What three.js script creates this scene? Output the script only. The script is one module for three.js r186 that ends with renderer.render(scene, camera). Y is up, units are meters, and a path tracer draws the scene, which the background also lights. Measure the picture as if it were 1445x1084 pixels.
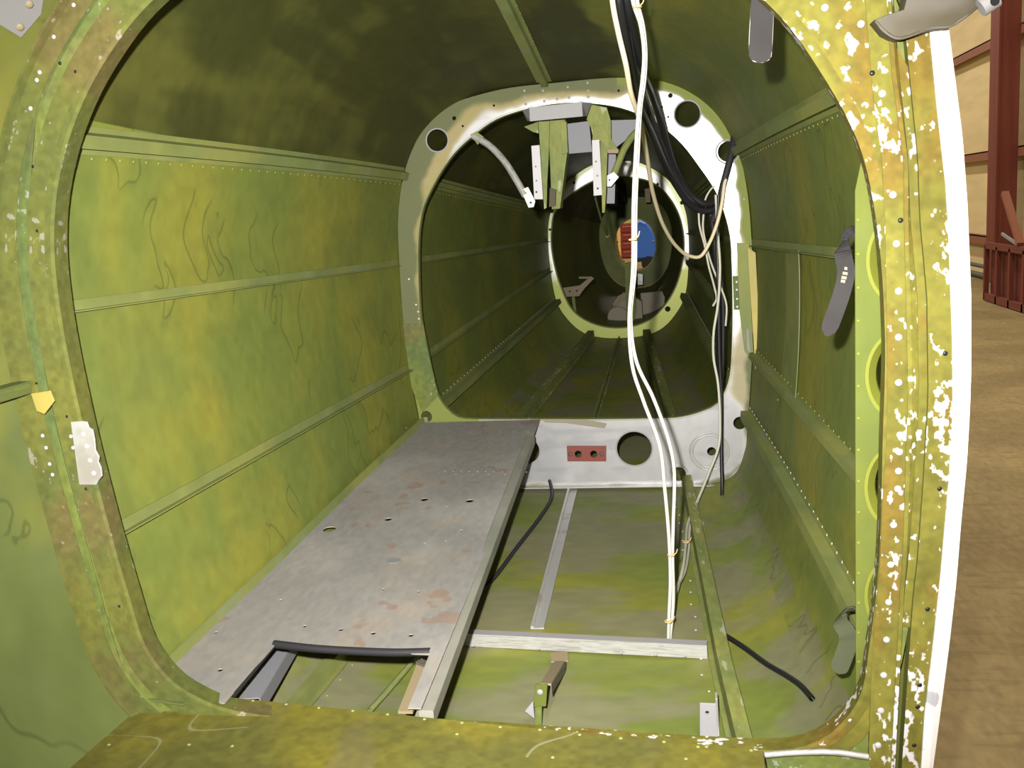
import * as THREE from 'three';
import { mergeGeometries } from 'three/addons/utils/BufferGeometryUtils.js';
import { RoundedBoxGeometry } from 'three/addons/geometries/RoundedBoxGeometry.js';
import { RectAreaLightUniformsLib } from 'three/addons/lights/RectAreaLightUniformsLib.js';

// ---------------------------------------------------------------- camera, light, exposure
RectAreaLightUniformsLib.init();
const scene = new THREE.Scene();
const renderer = new THREE.WebGLRenderer({ antialias: true });
renderer.toneMapping = THREE.LinearToneMapping;
renderer.toneMappingExposure = 1.0;
renderer.shadowMap.enabled = true;
scene.background = new THREE.Color(0x000000);

// x to the right wing, y up, -z towards the tail; the fuselage axis is x = 0
const FOCAL = 1365, EYE = new THREE.Vector3(0.27, 0.162, 0);
const camera = new THREE.PerspectiveCamera(2 * Math.atan(542 / FOCAL) * 180 / Math.PI, 1445 / 1084, 0.02, 80);
camera.position.copy(EYE);
camera.quaternion.setFromEuler(new THREE.Euler(-0.176, 0.18, -0.065, 'YXZ'));
camera.updateMatrixWorld();

// the flash of the camera that took the picture: up and left of its lens
const flash = new THREE.SpotLight(new THREE.Color(1.0, 0.97, 0.92), 31, 0, 42 * Math.PI / 180, 1, 2);
flash.position.set(0.222, 0.232, 0.0);
flash.target.position.copy(flash.position).add(new THREE.Vector3(0, 0, -3).applyQuaternion(camera.quaternion));
scene.add(flash.target);
flash.castShadow = true;
flash.shadow.radius = 0.6;
flash.shadow.mapSize.set(2048, 2048);
flash.shadow.bias = -0.0005;
scene.add(flash);

// ---------------------------------------------------------------- helpers
const V3 = (x, y, z) => new THREE.Vector3(x, y, z), V2 = (x, y) => new THREE.Vector2(x, y);
let seed = 7;
const rnd = () => { seed = (seed * 1664525 + 1013904223) % 4294967296; return seed / 4294967296; };
const clamp = (v, a = 0, b = 1) => Math.min(b, Math.max(a, v));
const sstep = (a, b, v) => { const t = clamp((v - a) / (b - a)); return t * t * (3 - 2 * t); };
const mix = (a, b, t) => a + (b - a) * t;
const mix3 = (a, b, t) => [mix(a[0], b[0], t), mix(a[1], b[1], t), mix(a[2], b[2], t)];

// a measurement of the survey photograph carried to the plane where the part really stands
function ray(u, v) { return V3((u - 722.5) / FOCAL, -(v - 542) / FOCAL, -1).applyQuaternion(camera.quaternion); }
const onZ = (u, v, z) => { const d = ray(u, v); return EYE.clone().addScaledVector(d, (z - EYE.z) / d.z); };
const onX = (u, v, x) => { const d = ray(u, v); return EYE.clone().addScaledVector(d, (x - EYE.x) / d.x); };
const onY = (u, v, y) => { const d = ray(u, v); return EYE.clone().addScaledVector(d, (y - EYE.y) / d.y); };
const onSlope = (u, v, y0, z0, s) => { const d = ray(u, v); return EYE.clone().addScaledVector(d, (y0 + z0 * s - EYE.y) / (d.y + s * d.z)); };

const used = {};
function numbered(name) { const n = used[name] = (used[name] ?? -1) + 1; return n ? `${name}_${String(n).padStart(3, '0')}` : name; }
function mesh(name, geo, mat, parent) {
  const m = new THREE.Mesh(Array.isArray(geo) ? mergeAll(geo) : geo, mat);
  m.castShadow = m.receiveShadow = true;
  m.name = parent ? name : numbered(name);
  (parent ?? scene).add(m);
  return m;
}
function mergeAll(list) { return list.length === 1 ? list[0] : mergeGeometries(list.map((g) => { const n = g.index ? g.toNonIndexed() : g; for (const k of Object.keys(n.attributes)) if (!['position', 'normal', 'uv'].includes(k)) n.deleteAttribute(k); return n; })); }
function tag(o, label, category, group) { Object.assign(o.userData, { label, category }); if (group) o.userData.group = group; return o; }
function structure(o, label, category) { o.userData.kind = 'structure'; if (label) o.userData.label = label; if (category) o.userData.category = category; return o; }
function thing(name, label, category, group) { const g = new THREE.Group(); g.name = numbered(name); scene.add(g); return tag(g, label, category, group); }
const stuff = (o) => { o.userData.kind = 'stuff'; return o; };

function box(cx, cy, cz, w, h, d, r = 0) {
  const g = r ? new RoundedBoxGeometry(w, h, d, 2, r) : new THREE.BoxGeometry(w, h, d);
  g.translate(cx, cy, cz); return g;
}
// a bar of rectangular section between two points, w across and t along the hint direction
function bar(a, b, w, t, hint = V3(0, 1, 0)) {
  const d = b.clone().sub(a), len = d.length(); d.normalize();
  const s = new THREE.Vector3().crossVectors(d, hint).normalize(), n = new THREE.Vector3().crossVectors(s, d);
  const g = new THREE.BoxGeometry(w, t, len);
  g.applyMatrix4(new THREE.Matrix4().makeBasis(s, n, d.clone().negate()).setPosition(a.clone().add(b).multiplyScalar(0.5)));
  return g;
}
function rod(a, b, r, seg = 10) {
  const d = b.clone().sub(a), g = new THREE.CylinderGeometry(r, r, d.length(), seg);
  g.applyQuaternion(new THREE.Quaternion().setFromUnitVectors(V3(0, 1, 0), d.clone().normalize()));
  const m = a.clone().add(b).multiplyScalar(0.5); return g.translate(m.x, m.y, m.z);
}
function tube(pts, r, seg = 8, n = pts.length * 8) { return new THREE.TubeGeometry(new THREE.CatmullRomCurve3(pts, false, 'centripetal'), n, r, seg, false); }
function flatShade(g) { const n = g.index ? g.toNonIndexed() : g; n.computeVertexNormals(); return n; }
// closed profile [[a, b], ...] carried along frames {o, a, b}: vertex = o + a * A + b * B
function sweep(frames, profile, loop = false, caps = true) {
  const n = profile.length, m = frames.length, pos = [], uv = [];
  const P = (i, j) => { const f = frames[i % m], p = profile[j % n]; return V3().copy(f.o).addScaledVector(f.a, p[0]).addScaledVector(f.b, p[1]); };
  const plen = [0]; for (let j = 0; j < n; j++) plen.push(plen[j] + Math.hypot(profile[(j + 1) % n][0] - profile[j][0], profile[(j + 1) % n][1] - profile[j][1]));
  let l = 0;
  const put = (p, u, v) => { pos.push(p.x, p.y, p.z); uv.push(u, v); };
  for (let i = 0; i < (loop ? m : m - 1); i++) {
    const dl = frames[i].o.distanceTo(frames[(i + 1) % m].o);
    for (let j = 0; j < n; j++) {
      const a = P(i, j), b = P(i + 1, j), c = P(i + 1, j + 1), d = P(i, j + 1);
      put(a, plen[j], l); put(b, plen[j], l + dl); put(c, plen[j + 1], l + dl);
      put(a, plen[j], l); put(c, plen[j + 1], l + dl); put(d, plen[j + 1], l);
    }
    l += dl;
  }
  if (!loop && caps) for (const [i, s] of [[0, 1], [m - 1, -1]]) {
    const tri = THREE.ShapeUtils.triangulateShape(profile.map((p) => V2(p[0], p[1])), []);
    for (const t of tri) for (const k of (s > 0 ? [0, 1, 2] : [0, 2, 1])) put(P(i, t[k]), profile[t[k]][0], profile[t[k]][1]);
  }
  const g = new THREE.BufferGeometry();
  g.setAttribute('position', new THREE.Float32BufferAttribute(pos, 3)); g.setAttribute('uv', new THREE.Float32BufferAttribute(uv, 2));
  g.computeVertexNormals(); return g;
}
// flat plate with an outline in the plane z (metres), thick towards the tail
function plate(pts, z, thick, holes = [], bevel = 0.0005) {
  const s = new THREE.Shape(pts.map((p) => V2(p.x ?? p[0], p.y ?? p[1])));
  for (const h of holes) s.holes.push(h);
  const g = new THREE.ExtrudeGeometry(s, { depth: thick - 2 * bevel, bevelEnabled: bevel > 0, bevelSize: bevel, bevelThickness: bevel, bevelSegments: 1, curveSegments: 28 });
  return g.translate(0, 0, z - thick + bevel);
}
const plateAt = (px, z, thick) => plate(px.map(([u, v]) => onZ(u, v, z)), z, thick);
const circle = (x, y, r) => { const p = new THREE.Path(); p.absarc(x, y, r, 0, Math.PI * 2, true); return p; };
function smooth2(pts, n, closed = true) { return new THREE.CatmullRomCurve3(pts.map((p) => V3(p[0], p[1], 0)), closed, 'centripetal').getSpacedPoints(n).slice(0, closed ? n : n + 1).map((p) => V2(p.x, p.y)); }
const dome = new THREE.SphereGeometry(1, 8, 4, 0, Math.PI * 2, 0, Math.PI / 2); // pole on +y
function rivetAt(p, n, r) { const g = dome.clone(); g.scale(r, r * 0.55, r); g.applyQuaternion(new THREE.Quaternion().setFromUnitVectors(V3(0, 1, 0), n.clone().normalize())); return g.translate(p.x, p.y, p.z); }
const rivetShape = {};
function rivet(p, r, mat, parent) { // facing the cabin (+z)
  const g = rivetShape[r] ??= rivetAt(V3(0, 0, 0), V3(0, 0, 1), r);
  const m = mesh('rivet', g, mat, parent); m.position.copy(p); return m;
}

// ---------------------------------------------------------------- noise and textures
function hash(x, y, s) { let h = (x * 374761393 + y * 668265263 + s * 974634773) | 0; h = Math.imul(h ^ (h >>> 13), 1274126177); return ((h ^ (h >>> 16)) >>> 0) / 4294967296; }
function vnoise(x, y, s, per = 0) {
  let xi = Math.floor(x), yi = Math.floor(y); const fx = x - xi, fy = y - yi, u = fx * fx * (3 - 2 * fx), v = fy * fy * (3 - 2 * fy);
  let x1 = xi + 1, y1 = yi + 1;
  if (per) { xi = ((xi % per) + per) % per; yi = ((yi % per) + per) % per; x1 = ((x1 % per) + per) % per; y1 = ((y1 % per) + per) % per; }
  return mix(mix(hash(xi, yi, s), hash(x1, yi, s), u), mix(hash(xi, y1, s), hash(x1, y1, s), u), v);
}
function fbm(x, y, s, oct = 4, per = 0) { let a = 0.5, t = 0, n = 0; for (let i = 0; i < oct; i++) { t += a * vnoise(x, y, s + i * 17, per); n += a; a *= 0.5; x *= 2; y *= 2; per *= 2; } return t / n; }
const toByte = (c) => Math.round(255 * clamp(c <= 0.0031308 ? 12.92 * c : 1.055 * Math.pow(c, 1 / 2.4) - 0.055));
function texture(w, h, fn, srgb = true) { // fn(u, v) -> linear rgb
  const d = new Uint8Array(w * h * 4);
  for (let j = 0, k = 0; j < h; j++) for (let i = 0; i < w; i++, k += 4) {
    const c = fn((i + 0.5) / w, (j + 0.5) / h);
    for (let q = 0; q < 3; q++) d[k + q] = srgb ? toByte(c[q]) : Math.round(255 * clamp(c[q]));
    d[k + 3] = 255;
  }
  const t = new THREE.DataTexture(d, w, h, THREE.RGBAFormat); t.magFilter = THREE.LinearFilter; t.minFilter = THREE.LinearMipmapLinearFilter; t.generateMipmaps = true;
  t.wrapS = t.wrapT = THREE.RepeatWrapping; if (srgb) t.colorSpace = THREE.SRGBColorSpace; t.needsUpdate = true; return t;
}
const std = (o) => o.metalness ? new THREE.MeshStandardMaterial({ side: THREE.DoubleSide, ...o }) : new THREE.MeshPhysicalMaterial({ side: THREE.DoubleSide, specularIntensity: 0.5, ...o });
const rgb = (r, g, b) => new THREE.Color().setRGB(r, g, b);

// paint pigments, linear
const GREEN = [0.150, 0.186, 0.038], YELLOW = [0.226, 0.222, 0.036], DULL = [0.124, 0.156, 0.038], SOOT = [0.034, 0.036, 0.008], GREY = [0.33, 0.32, 0.29];

// mottled zinc chromate paint, tile of one metre
function chromate(sd, opt = {}) {
  const { green = GREEN, yellow = YELLOW, amount = 0.5, dirt = 0.15, stretch = 1, drips = false } = opt;
  return texture(512, 512, (u, v) => {
    const a = fbm(u * 5, v * 5 * stretch, sd, 4, 5), b = fbm(u * 24, v * 24, sd + 5, 3, 24), d = fbm(u * 9, v * 9, sd + 9, 4, 9);
    let c = mix3(green, yellow, sstep(0.35, 0.75, a + (amount - 0.5)) * 0.9);
    const k = 0.86 + 0.28 * b; c = c.map((x) => x * k);
    c = mix3(c, GREY, dirt * sstep(0.55, 0.75, d));
    if (drips) { const q0 = fbm(u * 9, v * 9, sd + 13, 3, 9), e = .003, g = Math.hypot(fbm((u + e) * 9, v * 9, sd + 13, 3, 9) - q0, fbm(u * 9, (v + e) * 9, sd + 13, 3, 9) - q0) / e + .3; const l = (1 - sstep(.001, .003, Math.abs(q0 - .52) / g)) * sstep(.48, .55, fbm(u * 5, v * 5, sd + 15, 2, 5)); c = c.map((z) => z * (1 - .3 * l)); }
    return c;
  });
}
const metreMap = (t) => { t.repeat.set(1, 1); return t; };
const M = {};
M.cabin = std({ map: metreMap(chromate(11, { green: [0.100, 0.126, 0.036], yellow: [0.190, 0.185, 0.030], amount: 0.52, dirt: 0.02, drips: true })), roughness: 0.8 });
M.stringer = std({ map: metreMap(chromate(23, { green: [0.142, 0.170, 0.055], yellow: [0.19, 0.20, 0.055], amount: 0.45, dirt: 0.12 })), roughness: 0.7 });
M.bracketGreen = std({ map: texture(512, 512, (u, v) => { const a = fbm(u * 10, v * 10, 29, 4, 10), n = fbm(u * 130, v * 60, 31, 2, 130), k = fbm(u * 70, v * 18, 33, 3, 70); let c = mix3([0.142, 0.170, 0.055], [0.19, 0.20, 0.055], sstep(.35, .65, a)).map((q) => q * (.8 + .4 * n)); return mix3(c, [.34, .34, .25], .7 * sstep(.71, .76, k)); }), roughness: 0.7 }); // the stringers' paint, scuffed to bare metal
M.ledge = std({ map: texture(1024, 1024, (u, v) => {
  const a = fbm(u * 6, v * 6, 51, 5, 6), b = fbm(u * 90, v * 90, 53, 2, 90), s = fbm(u * 14, v * 3, 57, 3, 14);
  let c = mix3([0.095, 0.092, 0.020], [0.145, 0.128, 0.016], sstep(0.35, 0.7, a)).map((x) => x * (0.75 + 0.5 * b));
  c = mix3(c, [0.12, 0.105, 0.06], 0.5 * sstep(0.55, 0.75, s));
  const sc = Math.abs(fbm(u * 4, v * 4, 58, 2, 4) - 0.5) < 0.0022 && fbm(u * 8, v * 8, 59, 2, 8) > 0.52; if (sc) c = mix3(c, [0.25, 0.25, 0.16], 0.5);
  return c;
}), roughness: 0.75 });
// worn yellow frame: orange stain, olive patches, bare metal where the paint has flaked off
function wornFrame(sd, base, chips, chipAt) {
  const P = (u, v) => {
    const a = fbm(u * 7, v * 7, sd, 4, 7), o = fbm(u * 10, v * 10, sd + 3, 4, 10), n = fbm(u * 120, v * 120, sd + 4, 2, 120), h = fbm(u * 170, v * 120, sd + 6, 3, 170), h2 = fbm(u * 16, v * 9, sd + 8, 3, 16);
    let c = mix3(base[0], base[1], sstep(0.35, 0.68, a)); c = mix3(c, base[2], 0.75 * sstep(0.52, 0.72, o)); c = c.map((x) => x * (0.75 + 0.5 * n));
    return [c, chips * sstep(chipAt, chipAt + 0.035, h * 0.55 + h2 * 0.45)];
  };
  return std({ map: texture(1024, 1024, (u, v) => { const [c, k] = P(u, v); return mix3(c, [0.46, 0.45, 0.47], k); }), roughness: 0.8 });
}
const OLIVE = [[0.076, 0.090, 0.021], [0.100, 0.103, 0.020], [0.104, 0.080, 0.027]], GOLD = [[0.098, 0.092, 0.013], [0.130, 0.120, 0.018], [0.125, 0.080, 0.011]];
M.frame = wornFrame(71, OLIVE, 0.25, 0.72);
M.frameGreen = wornFrame(75, [[0.085, 0.115, 0.034], [0.115, 0.138, 0.030], [0.12, 0.105, 0.04]], 0.3, 0.71);
M.gold = wornFrame(81, GOLD, 1, 0.645);
M.goldFlaky = wornFrame(87, GOLD, 1, 0.595);
M.groove = std({ color: rgb(0.07, 0.075, 0.014), roughness: 0.8 });
M.lime = std({ map: metreMap(chromate(91, { green: [0.086, 0.108, 0.020], yellow: [0.098, 0.114, 0.018], amount: 0.5, dirt: 0.02 })), roughness: 0.8 });
M.limeLipLit = std({ color: rgb(0.150, 0.165, 0.020), roughness: 0.7 });  // copy of the lime paint, brightened where the flash lights the slot lips
M.skinEdge = std({ map: texture(512, 512, (u, v) => { const n = fbm(u * 60, v * 14, 95, 3, 60), s = fbm(u * 30, v * 30, 97, 4, 30); let c = [0.86, 0.87, 0.9].map((x) => x * (0.9 + 0.1 * n)); return mix3(c, [0.35, 0.36, 0.42], 0.8 * sstep(0.66, 0.72, s)); }), roughness: 0.42, metalness: 0.3 });
M.alu = std({ map: texture(512, 512, (u, v) => { const n = fbm(u * 40, v * 10, 101, 3, 40), s = fbm(u * 18, v * 18, 103, 4, 18); return mix3([0.40, 0.40, 0.385].map((x) => x * (0.85 + 0.2 * n)), [0.24, 0.21, 0.165], 0.6 * sstep(0.52, 0.7, s)); }), roughness: 0.42, metalness: 0.3 });
M.cleanAlu = std({ color: rgb(0.27, 0.265, 0.275), roughness: 0.7, metalness: 0.1 });
M.whiteAlu = std({ color: rgb(0.44, 0.43, 0.44), roughness: 0.7, metalness: 0.1 });
M.greyPaint = std({ color: rgb(0.20, 0.20, 0.215), roughness: 0.75 });
M.rivetAlu = std({ color: rgb(0.5, 0.5, 0.52), roughness: 0.35, metalness: 0.3 });
M.rivetGreen = std({ color: rgb(0.225, 0.235, 0.085), roughness: 0.45 });
M.black = std({ color: rgb(0.012, 0.012, 0.013), roughness: 0.38 });
M.rubber = std({ color: rgb(0.02, 0.019, 0.022), roughness: 0.6 });
M.whiteWire = std({ color: rgb(0.50, 0.49, 0.44), roughness: 0.45 });
M.creamWire = std({ color: rgb(0.55, 0.47, 0.31), roughness: 0.5 });
M.greyWire = std({ color: rgb(0.42, 0.41, 0.33), roughness: 0.5 });
M.twine = std({ color: rgb(0.45, 0.33, 0.16), roughness: 0.9 });
M.strap = std({ map: texture(256, 256, (u, v) => { const n = fbm(u * 30, v * 30, 111, 3, 30); return [0.020, 0.018, 0.018].map((x) => x * (0.75 + 0.5 * n)); }), roughness: 0.75, metalness: 0.0 });
M.strapShadeTint = std({ color: rgb(0.055, 0.062, 0.032), roughness: 0.75 });  // same strap metal; green shade and a lift for distant flash painted in
M.strapEdge = std({ color: rgb(0.26, 0.24, 0.21), roughness: 0.4, metalness: 0.5 });
M.tan = std({ color: rgb(0.22, 0.175, 0.105), roughness: 0.6 });
M.yellowStrip = std({ map: metreMap(chromate(121, { green: [0.28, 0.235, 0.06], yellow: [0.38, 0.31, 0.08], amount: 0.5, dirt: 0.1 })), roughness: 0.5 });
M.redPlate = std({ color: rgb(0.17, 0.045, 0.035), roughness: 0.5 });
M.bracketBrown = std({ map: texture(256, 256, (u, v) => { const n = fbm(u * 10, v * 10, 131, 4, 10); return mix3([0.095, 0.087, 0.07], [0.05, 0.041, 0.019], sstep(0.4, 0.65, n)); }), roughness: 0.7, metalness: 0.1 });
M.panelGrey = std({ map: texture(1024, 1024, (u, v) => {
  const a = fbm(u * 5, v * 5, 141, 4, 5), b = fbm(u * 120, v * 60, 143, 2, 120), s = fbm(u * 12, v * 12, 145, 4, 12), r = fbm(u * 22, v * 22, 147, 3, 22);
  let c = mix3([0.215, 0.205, 0.195], [0.275, 0.264, 0.25], sstep(0.3, 0.7, a)).map((x) => x * (0.88 + 0.24 * b));
  c = mix3(c, [0.36, 0.27, 0.17], 0.22 * sstep(0.55, 0.75, s)); c = mix3(c, [0.22, 0.12, 0.07], 0.45 * sstep(0.735, 0.78, r)); return c;
}), roughness: 0.7 });
M.railGrey = std({ map: metreMap(chromate(151, { green: [0.18, 0.185, 0.155], yellow: [0.215, 0.21, 0.175], amount: 0.5, dirt: 0.2 })), roughness: 0.5 });
M.skinOut = std({ color: rgb(0.6, 0.6, 0.6), roughness: 0.5 });
M.stencil = std({ color: rgb(0.26, 0.23, 0.17), roughness: 0.8 });
M.smear = std({ color: rgb(0.21, 0.19, 0.14), roughness: 0.7 });
M.pulley = std({ color: rgb(0.22, 0.2, 0.14), roughness: 0.5 });

// ---------------------------------------------------------------- fuselage shape: stations and half sections (top to bottom)
const STATIONS = [
  [-1.128, [[0, .685], [.15, .672], [.285, .622], [.395, .535], [.475, .42], [.532, .26], [.557, .08], [.553, -.08], [.53, -.27], [.505, -.43], [.455, -.56], [.30, -.628], [0, -.635]]],
  [-2.402, [[0, .462], [.15, .458], [.25, .437], [.33, .39], [.385, .32], [.427, .20], [.44, .04], [.438, -.16], [.424, -.35], [.41, -.46], [.37, -.53], [.25, -.547], [0, -.55]]],
  [-4.272, [[0, .345], [.09, .34], [.17, .30], [.225, .255], [.265, .20], [.295, .12], [.305, .03], [.303, -.09], [.284, -.24], [.235, -.33], [.17, -.39], [.09, -.415], [0, -.421]]],
  [-6.002, [[0, .20], [.07, .195], [.125, .17], [.165, .135], [.195, .09], [.215, .03], [.22, -.04], [.215, -.12], [.195, -.21], [.16, -.275], [.115, -.32], [.06, -.345], [0, -.35]]],
  [-6.9, [[0, .13], [.05, .127], [.095, .11], [.13, .08], [.15, .04], [.165, -.01], [.17, -.06], [.165, -.12], [.15, -.19], [.125, -.24], [.09, -.275], [.045, -.295], [0, -.30]]],
].map(([z, half]) => ({ z, ring: [...half, ...half.slice(1, -1).reverse().map(([x, y]) => [-x, y])] }));
function cr(p0, p1, p2, p3, t) { const a = 2 * p1, b = p2 - p0, c = 2 * p0 - 5 * p1 + 4 * p2 - p3, d = -p0 + 3 * p1 - 3 * p2 + p3; return 0.5 * (a + b * t + c * t * t + d * t * t * t); }
function ringPoint(ring, t) { const n = ring.length, i = Math.floor(t), f = t - i, g = (k) => ring[(((i + k) % n) + n) % n]; return [0, 1].map((q) => cr(g(-1)[q], g(0)[q], g(1)[q], g(2)[q], f)); }
// point on the skin at station z, index t: 0 crown, 6 right side, 12 keel, 18 left side
function skin(z, t, out = 0) {
  let i = 0; while (i < STATIONS.length - 2 && z < STATIONS[i + 1].z) i++;
  const A = STATIONS[i], B = STATIONS[i + 1], f = (z - A.z) / (B.z - A.z);
  const at = (q) => { const a = ringPoint(A.ring, q), b = ringPoint(B.ring, q); return V2(mix(a[0], b[0], f), mix(a[1], b[1], f)); };
  const p = at(t), d = at(t + 0.02).sub(at(t - 0.02)).normalize(), n = V2(-d.y, d.x).multiplyScalar(-1); // outward? fixed below
  if (n.dot(V2(p.x, p.y + 0.05)) < 0) n.negate();
  return { o: V3(p.x + n.x * out, p.y + n.y * out, z), n: V3(n.x, n.y, 0), s: V3(d.x, d.y, 0) };
}

// skin paint: left half of the crown sooty with a ragged edge, drips on the sides
function skinPaint(sd, lenM) {
  return (u, v) => {
    const t = u * 24, x = u * 3.3, y = v * lenM;
    const tl = t > 12 ? t - 24 : t; // -12..12, negative on the left
    const vert = Math.abs(tl) > 4.6 && Math.abs(tl) < 10;
    const sx = vert ? 3.2 : 4.2, sy = vert ? 6.5 : 4.2;
    const w = fbm(x * 2.2, y * 2.2, sd + 41, 3);
    const a = fbm(x * sx + w * 1.6, y * sy + w, sd, 4), b = fbm(x * 60, y * 60, sd + 5, 2), st = fbm(x * 2.2, y * 12 + w * 3, sd + 7, 3), st2 = fbm(x * 13 + w * 3, y * 2.2, sd + 8, 3);
    let yel = sstep(0.36, 0.70, a * 0.5 + st * 0.25 + st2 * 0.25);
    let c = mix3(GREEN, YELLOW, yel);
    const thin = fbm(x * 5, y * 5, sd + 13, 4); // blotches where the coat was sprayed thinner
    c = mix3(c, DULL, 0.6 * sstep(0.46, 0.72, thin));
    if (Math.abs(tl) > 9.6) c = mix3(c, [0.19, 0.18, 0.115], 0.75 * sstep(0.38, 0.62, fbm(x * 11, y * 11, sd + 17, 5))); // settled dust in patches
    // drip outlines
    if (vert) {
      const q = (xx, yy) => fbm(xx * 7, yy * 16 + 0.25 * Math.sin(xx * 50), sd + 21, 3), q0 = q(x, y), e = 0.002;
      const gr = Math.hypot(q(x + e, y) - q0, q(x, y + e) - q0) / e + 0.2;
      const line = 1 - sstep(0.0008, 0.0022, Math.abs(q0 - 0.5) / gr), on = sstep(0.5, 0.58, fbm(x * 6, y * 6, sd + 31, 2));
      const k = 1 - 0.36 * line * on; c = c.map((z) => z * k);
      if (q0 > 0.5) c = mix3(c, DULL, 0.35 * on * sstep(0.57, 0.5, q0));
    }
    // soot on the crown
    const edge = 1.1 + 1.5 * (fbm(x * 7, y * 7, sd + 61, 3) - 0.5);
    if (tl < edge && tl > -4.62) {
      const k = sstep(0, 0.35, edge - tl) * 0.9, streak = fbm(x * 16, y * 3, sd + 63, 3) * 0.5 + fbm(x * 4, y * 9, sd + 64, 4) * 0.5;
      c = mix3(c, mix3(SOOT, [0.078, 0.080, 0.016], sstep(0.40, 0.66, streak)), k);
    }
    const g = 0.88 + 0.24 * b; return [c[0] * g, c[1] * g, c[2] * g];
  };
}
M.skinFore = std({ map: texture(2048, 1024, skinPaint(201, 1.274)), roughness: 0.65 });
M.skinAft = std({ map: texture(1024, 1024, skinPaint(301, 4.5)), roughness: 0.55 });

function skinPanel(name, t0, t1, z0, z1, mat, parent) {
  const nt = Math.ceil((t1 - t0) * 6), nz = Math.max(2, Math.ceil((z0 - z1) / 0.1)), zs = [];
  for (let i = 0; i <= nz; i++) zs.push(mix(z0, z1, i / nz));
  for (const s of STATIONS) if (s.z < z0 - 0.01 && s.z > z1 + 0.01) zs.push(s.z); zs.sort((a, b) => b - a);
  const pos = [], nor = [], uv = [], idx = [], cols = nt + 1, T = 0.0025;
  for (const side of [0, 1]) zs.forEach((z) => { for (let j = 0; j <= nt; j++) { const t = mix(t0, t1, j / nt), q = skin(z, t, side * T); pos.push(q.o.x, q.o.y, q.o.z); nor.push(...q.n.clone().multiplyScalar(side ? 1 : -1).toArray()); uv.push((t + 24) / 24, (z0 - z) / (z0 - z1)); } });
  const R = zs.length, at = (s, i, j) => s * R * cols + i * cols + j;
  for (const s of [0, 1]) for (let i = 0; i < R - 1; i++) for (let j = 0; j < nt; j++) { const a = at(s, i, j), b = at(s, i, j + 1), c = at(s, i + 1, j + 1), d = at(s, i + 1, j); idx.push(...(s ? [a, b, c, a, c, d] : [a, c, b, a, d, c])); }
  const edge = (i0, j0, i1, j1) => { const a = at(0, i0, j0), b = at(0, i1, j1), c = at(1, i1, j1), d = at(1, i0, j0); idx.push(a, b, c, a, c, d); };
  for (let i = 0; i < R - 1; i++) { edge(i, 0, i + 1, 0); edge(i, nt, i + 1, nt); }
  for (let j = 0; j < nt; j++) { edge(0, j, 0, j + 1); edge(R - 1, j, R - 1, j + 1); }
  const g = new THREE.BufferGeometry(); g.setAttribute('position', new THREE.Float32BufferAttribute(pos, 3)); g.setAttribute('normal', new THREE.Float32BufferAttribute(nor, 3)); g.setAttribute('uv', new THREE.Float32BufferAttribute(uv, 2)); g.setIndex(idx);
  return mesh(name, g, mat, parent);
}
const wallLeft = new THREE.Group(), wallRight = new THREE.Group(), ceiling = new THREE.Group(), floor = new THREE.Group();
for (const [o, n, l] of [[wallLeft, 'wall_left', 'left fuselage side painted mottled yellow green with drip marks'], [wallRight, 'wall_right', 'right fuselage side painted dull green behind the door frame'], [ceiling, 'ceiling', 'curved sooty olive crown of the fuselage'], [floor, 'floor', 'dusty green keel skin of the fuselage']]) { o.name = n; scene.add(o); structure(o, l); }
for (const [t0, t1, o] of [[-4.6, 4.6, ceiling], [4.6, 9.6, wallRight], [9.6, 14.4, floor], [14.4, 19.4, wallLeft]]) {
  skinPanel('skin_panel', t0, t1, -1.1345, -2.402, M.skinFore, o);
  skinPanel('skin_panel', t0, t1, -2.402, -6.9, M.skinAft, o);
}

// ---------------------------------------------------------------- stringers
const HAT = (w, h) => [[-w / 2 - 0.008, 0], [-w / 2 - 0.008, 0.0015], [-w / 2, 0.0015], [-w / 2 + 0.002, h], [w / 2 - 0.002, h], [w / 2, 0.0015], [w / 2 + 0.008, 0.0015], [w / 2 + 0.008, 0]];
const ANGLE = (w, h) => [[-w / 2, 0], [-w / 2, 0.002], [w / 2 - 0.002, 0.002], [w / 2 - 0.002, h], [w / 2, h], [w / 2, 0]];
function frames(tOf, z0, z1, n = 14, lift = 0.0005) { const f = []; for (let i = 0; i <= n; i++) { const z = mix(z0, z1, i / n), q = skin(z, tOf(z)); f.push({ o: q.o.addScaledVector(q.n, -lift), a: q.s, b: q.n.clone().negate() }); } return f; }
function stringer(parent, tPts, z0, z1, profile, mat, rivets) {
  const tOf = (z) => { for (let i = 0; i < tPts.length - 1; i++) if (z >= tPts[i + 1][0] || i === tPts.length - 2) return mix(tPts[i][1], tPts[i + 1][1], (z - tPts[i][0]) / (tPts[i + 1][0] - tPts[i][0])); };
  const f = frames(tOf, z0, z1), m = mesh('stringer', sweep(f, profile), mat, parent);
  if (rivets) {
    const [off, pitch, mt, r = 0.0022] = rivets, list = [];
    for (let z = z0 - pitch; z > z1; z -= pitch) { const q = skin(z, tOf(z)); list.push(rivetAt(q.o.clone().addScaledVector(q.s, off).addScaledVector(q.n, -0.0021), q.n.clone().negate(), r)); }
    const rr = mesh('rivet_row', mergeAll(list), mt, m); stuff(rr);
  }
  return m;
}
const neg = (pts) => pts.map(([z, t]) => [z, 24 - t]);
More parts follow.
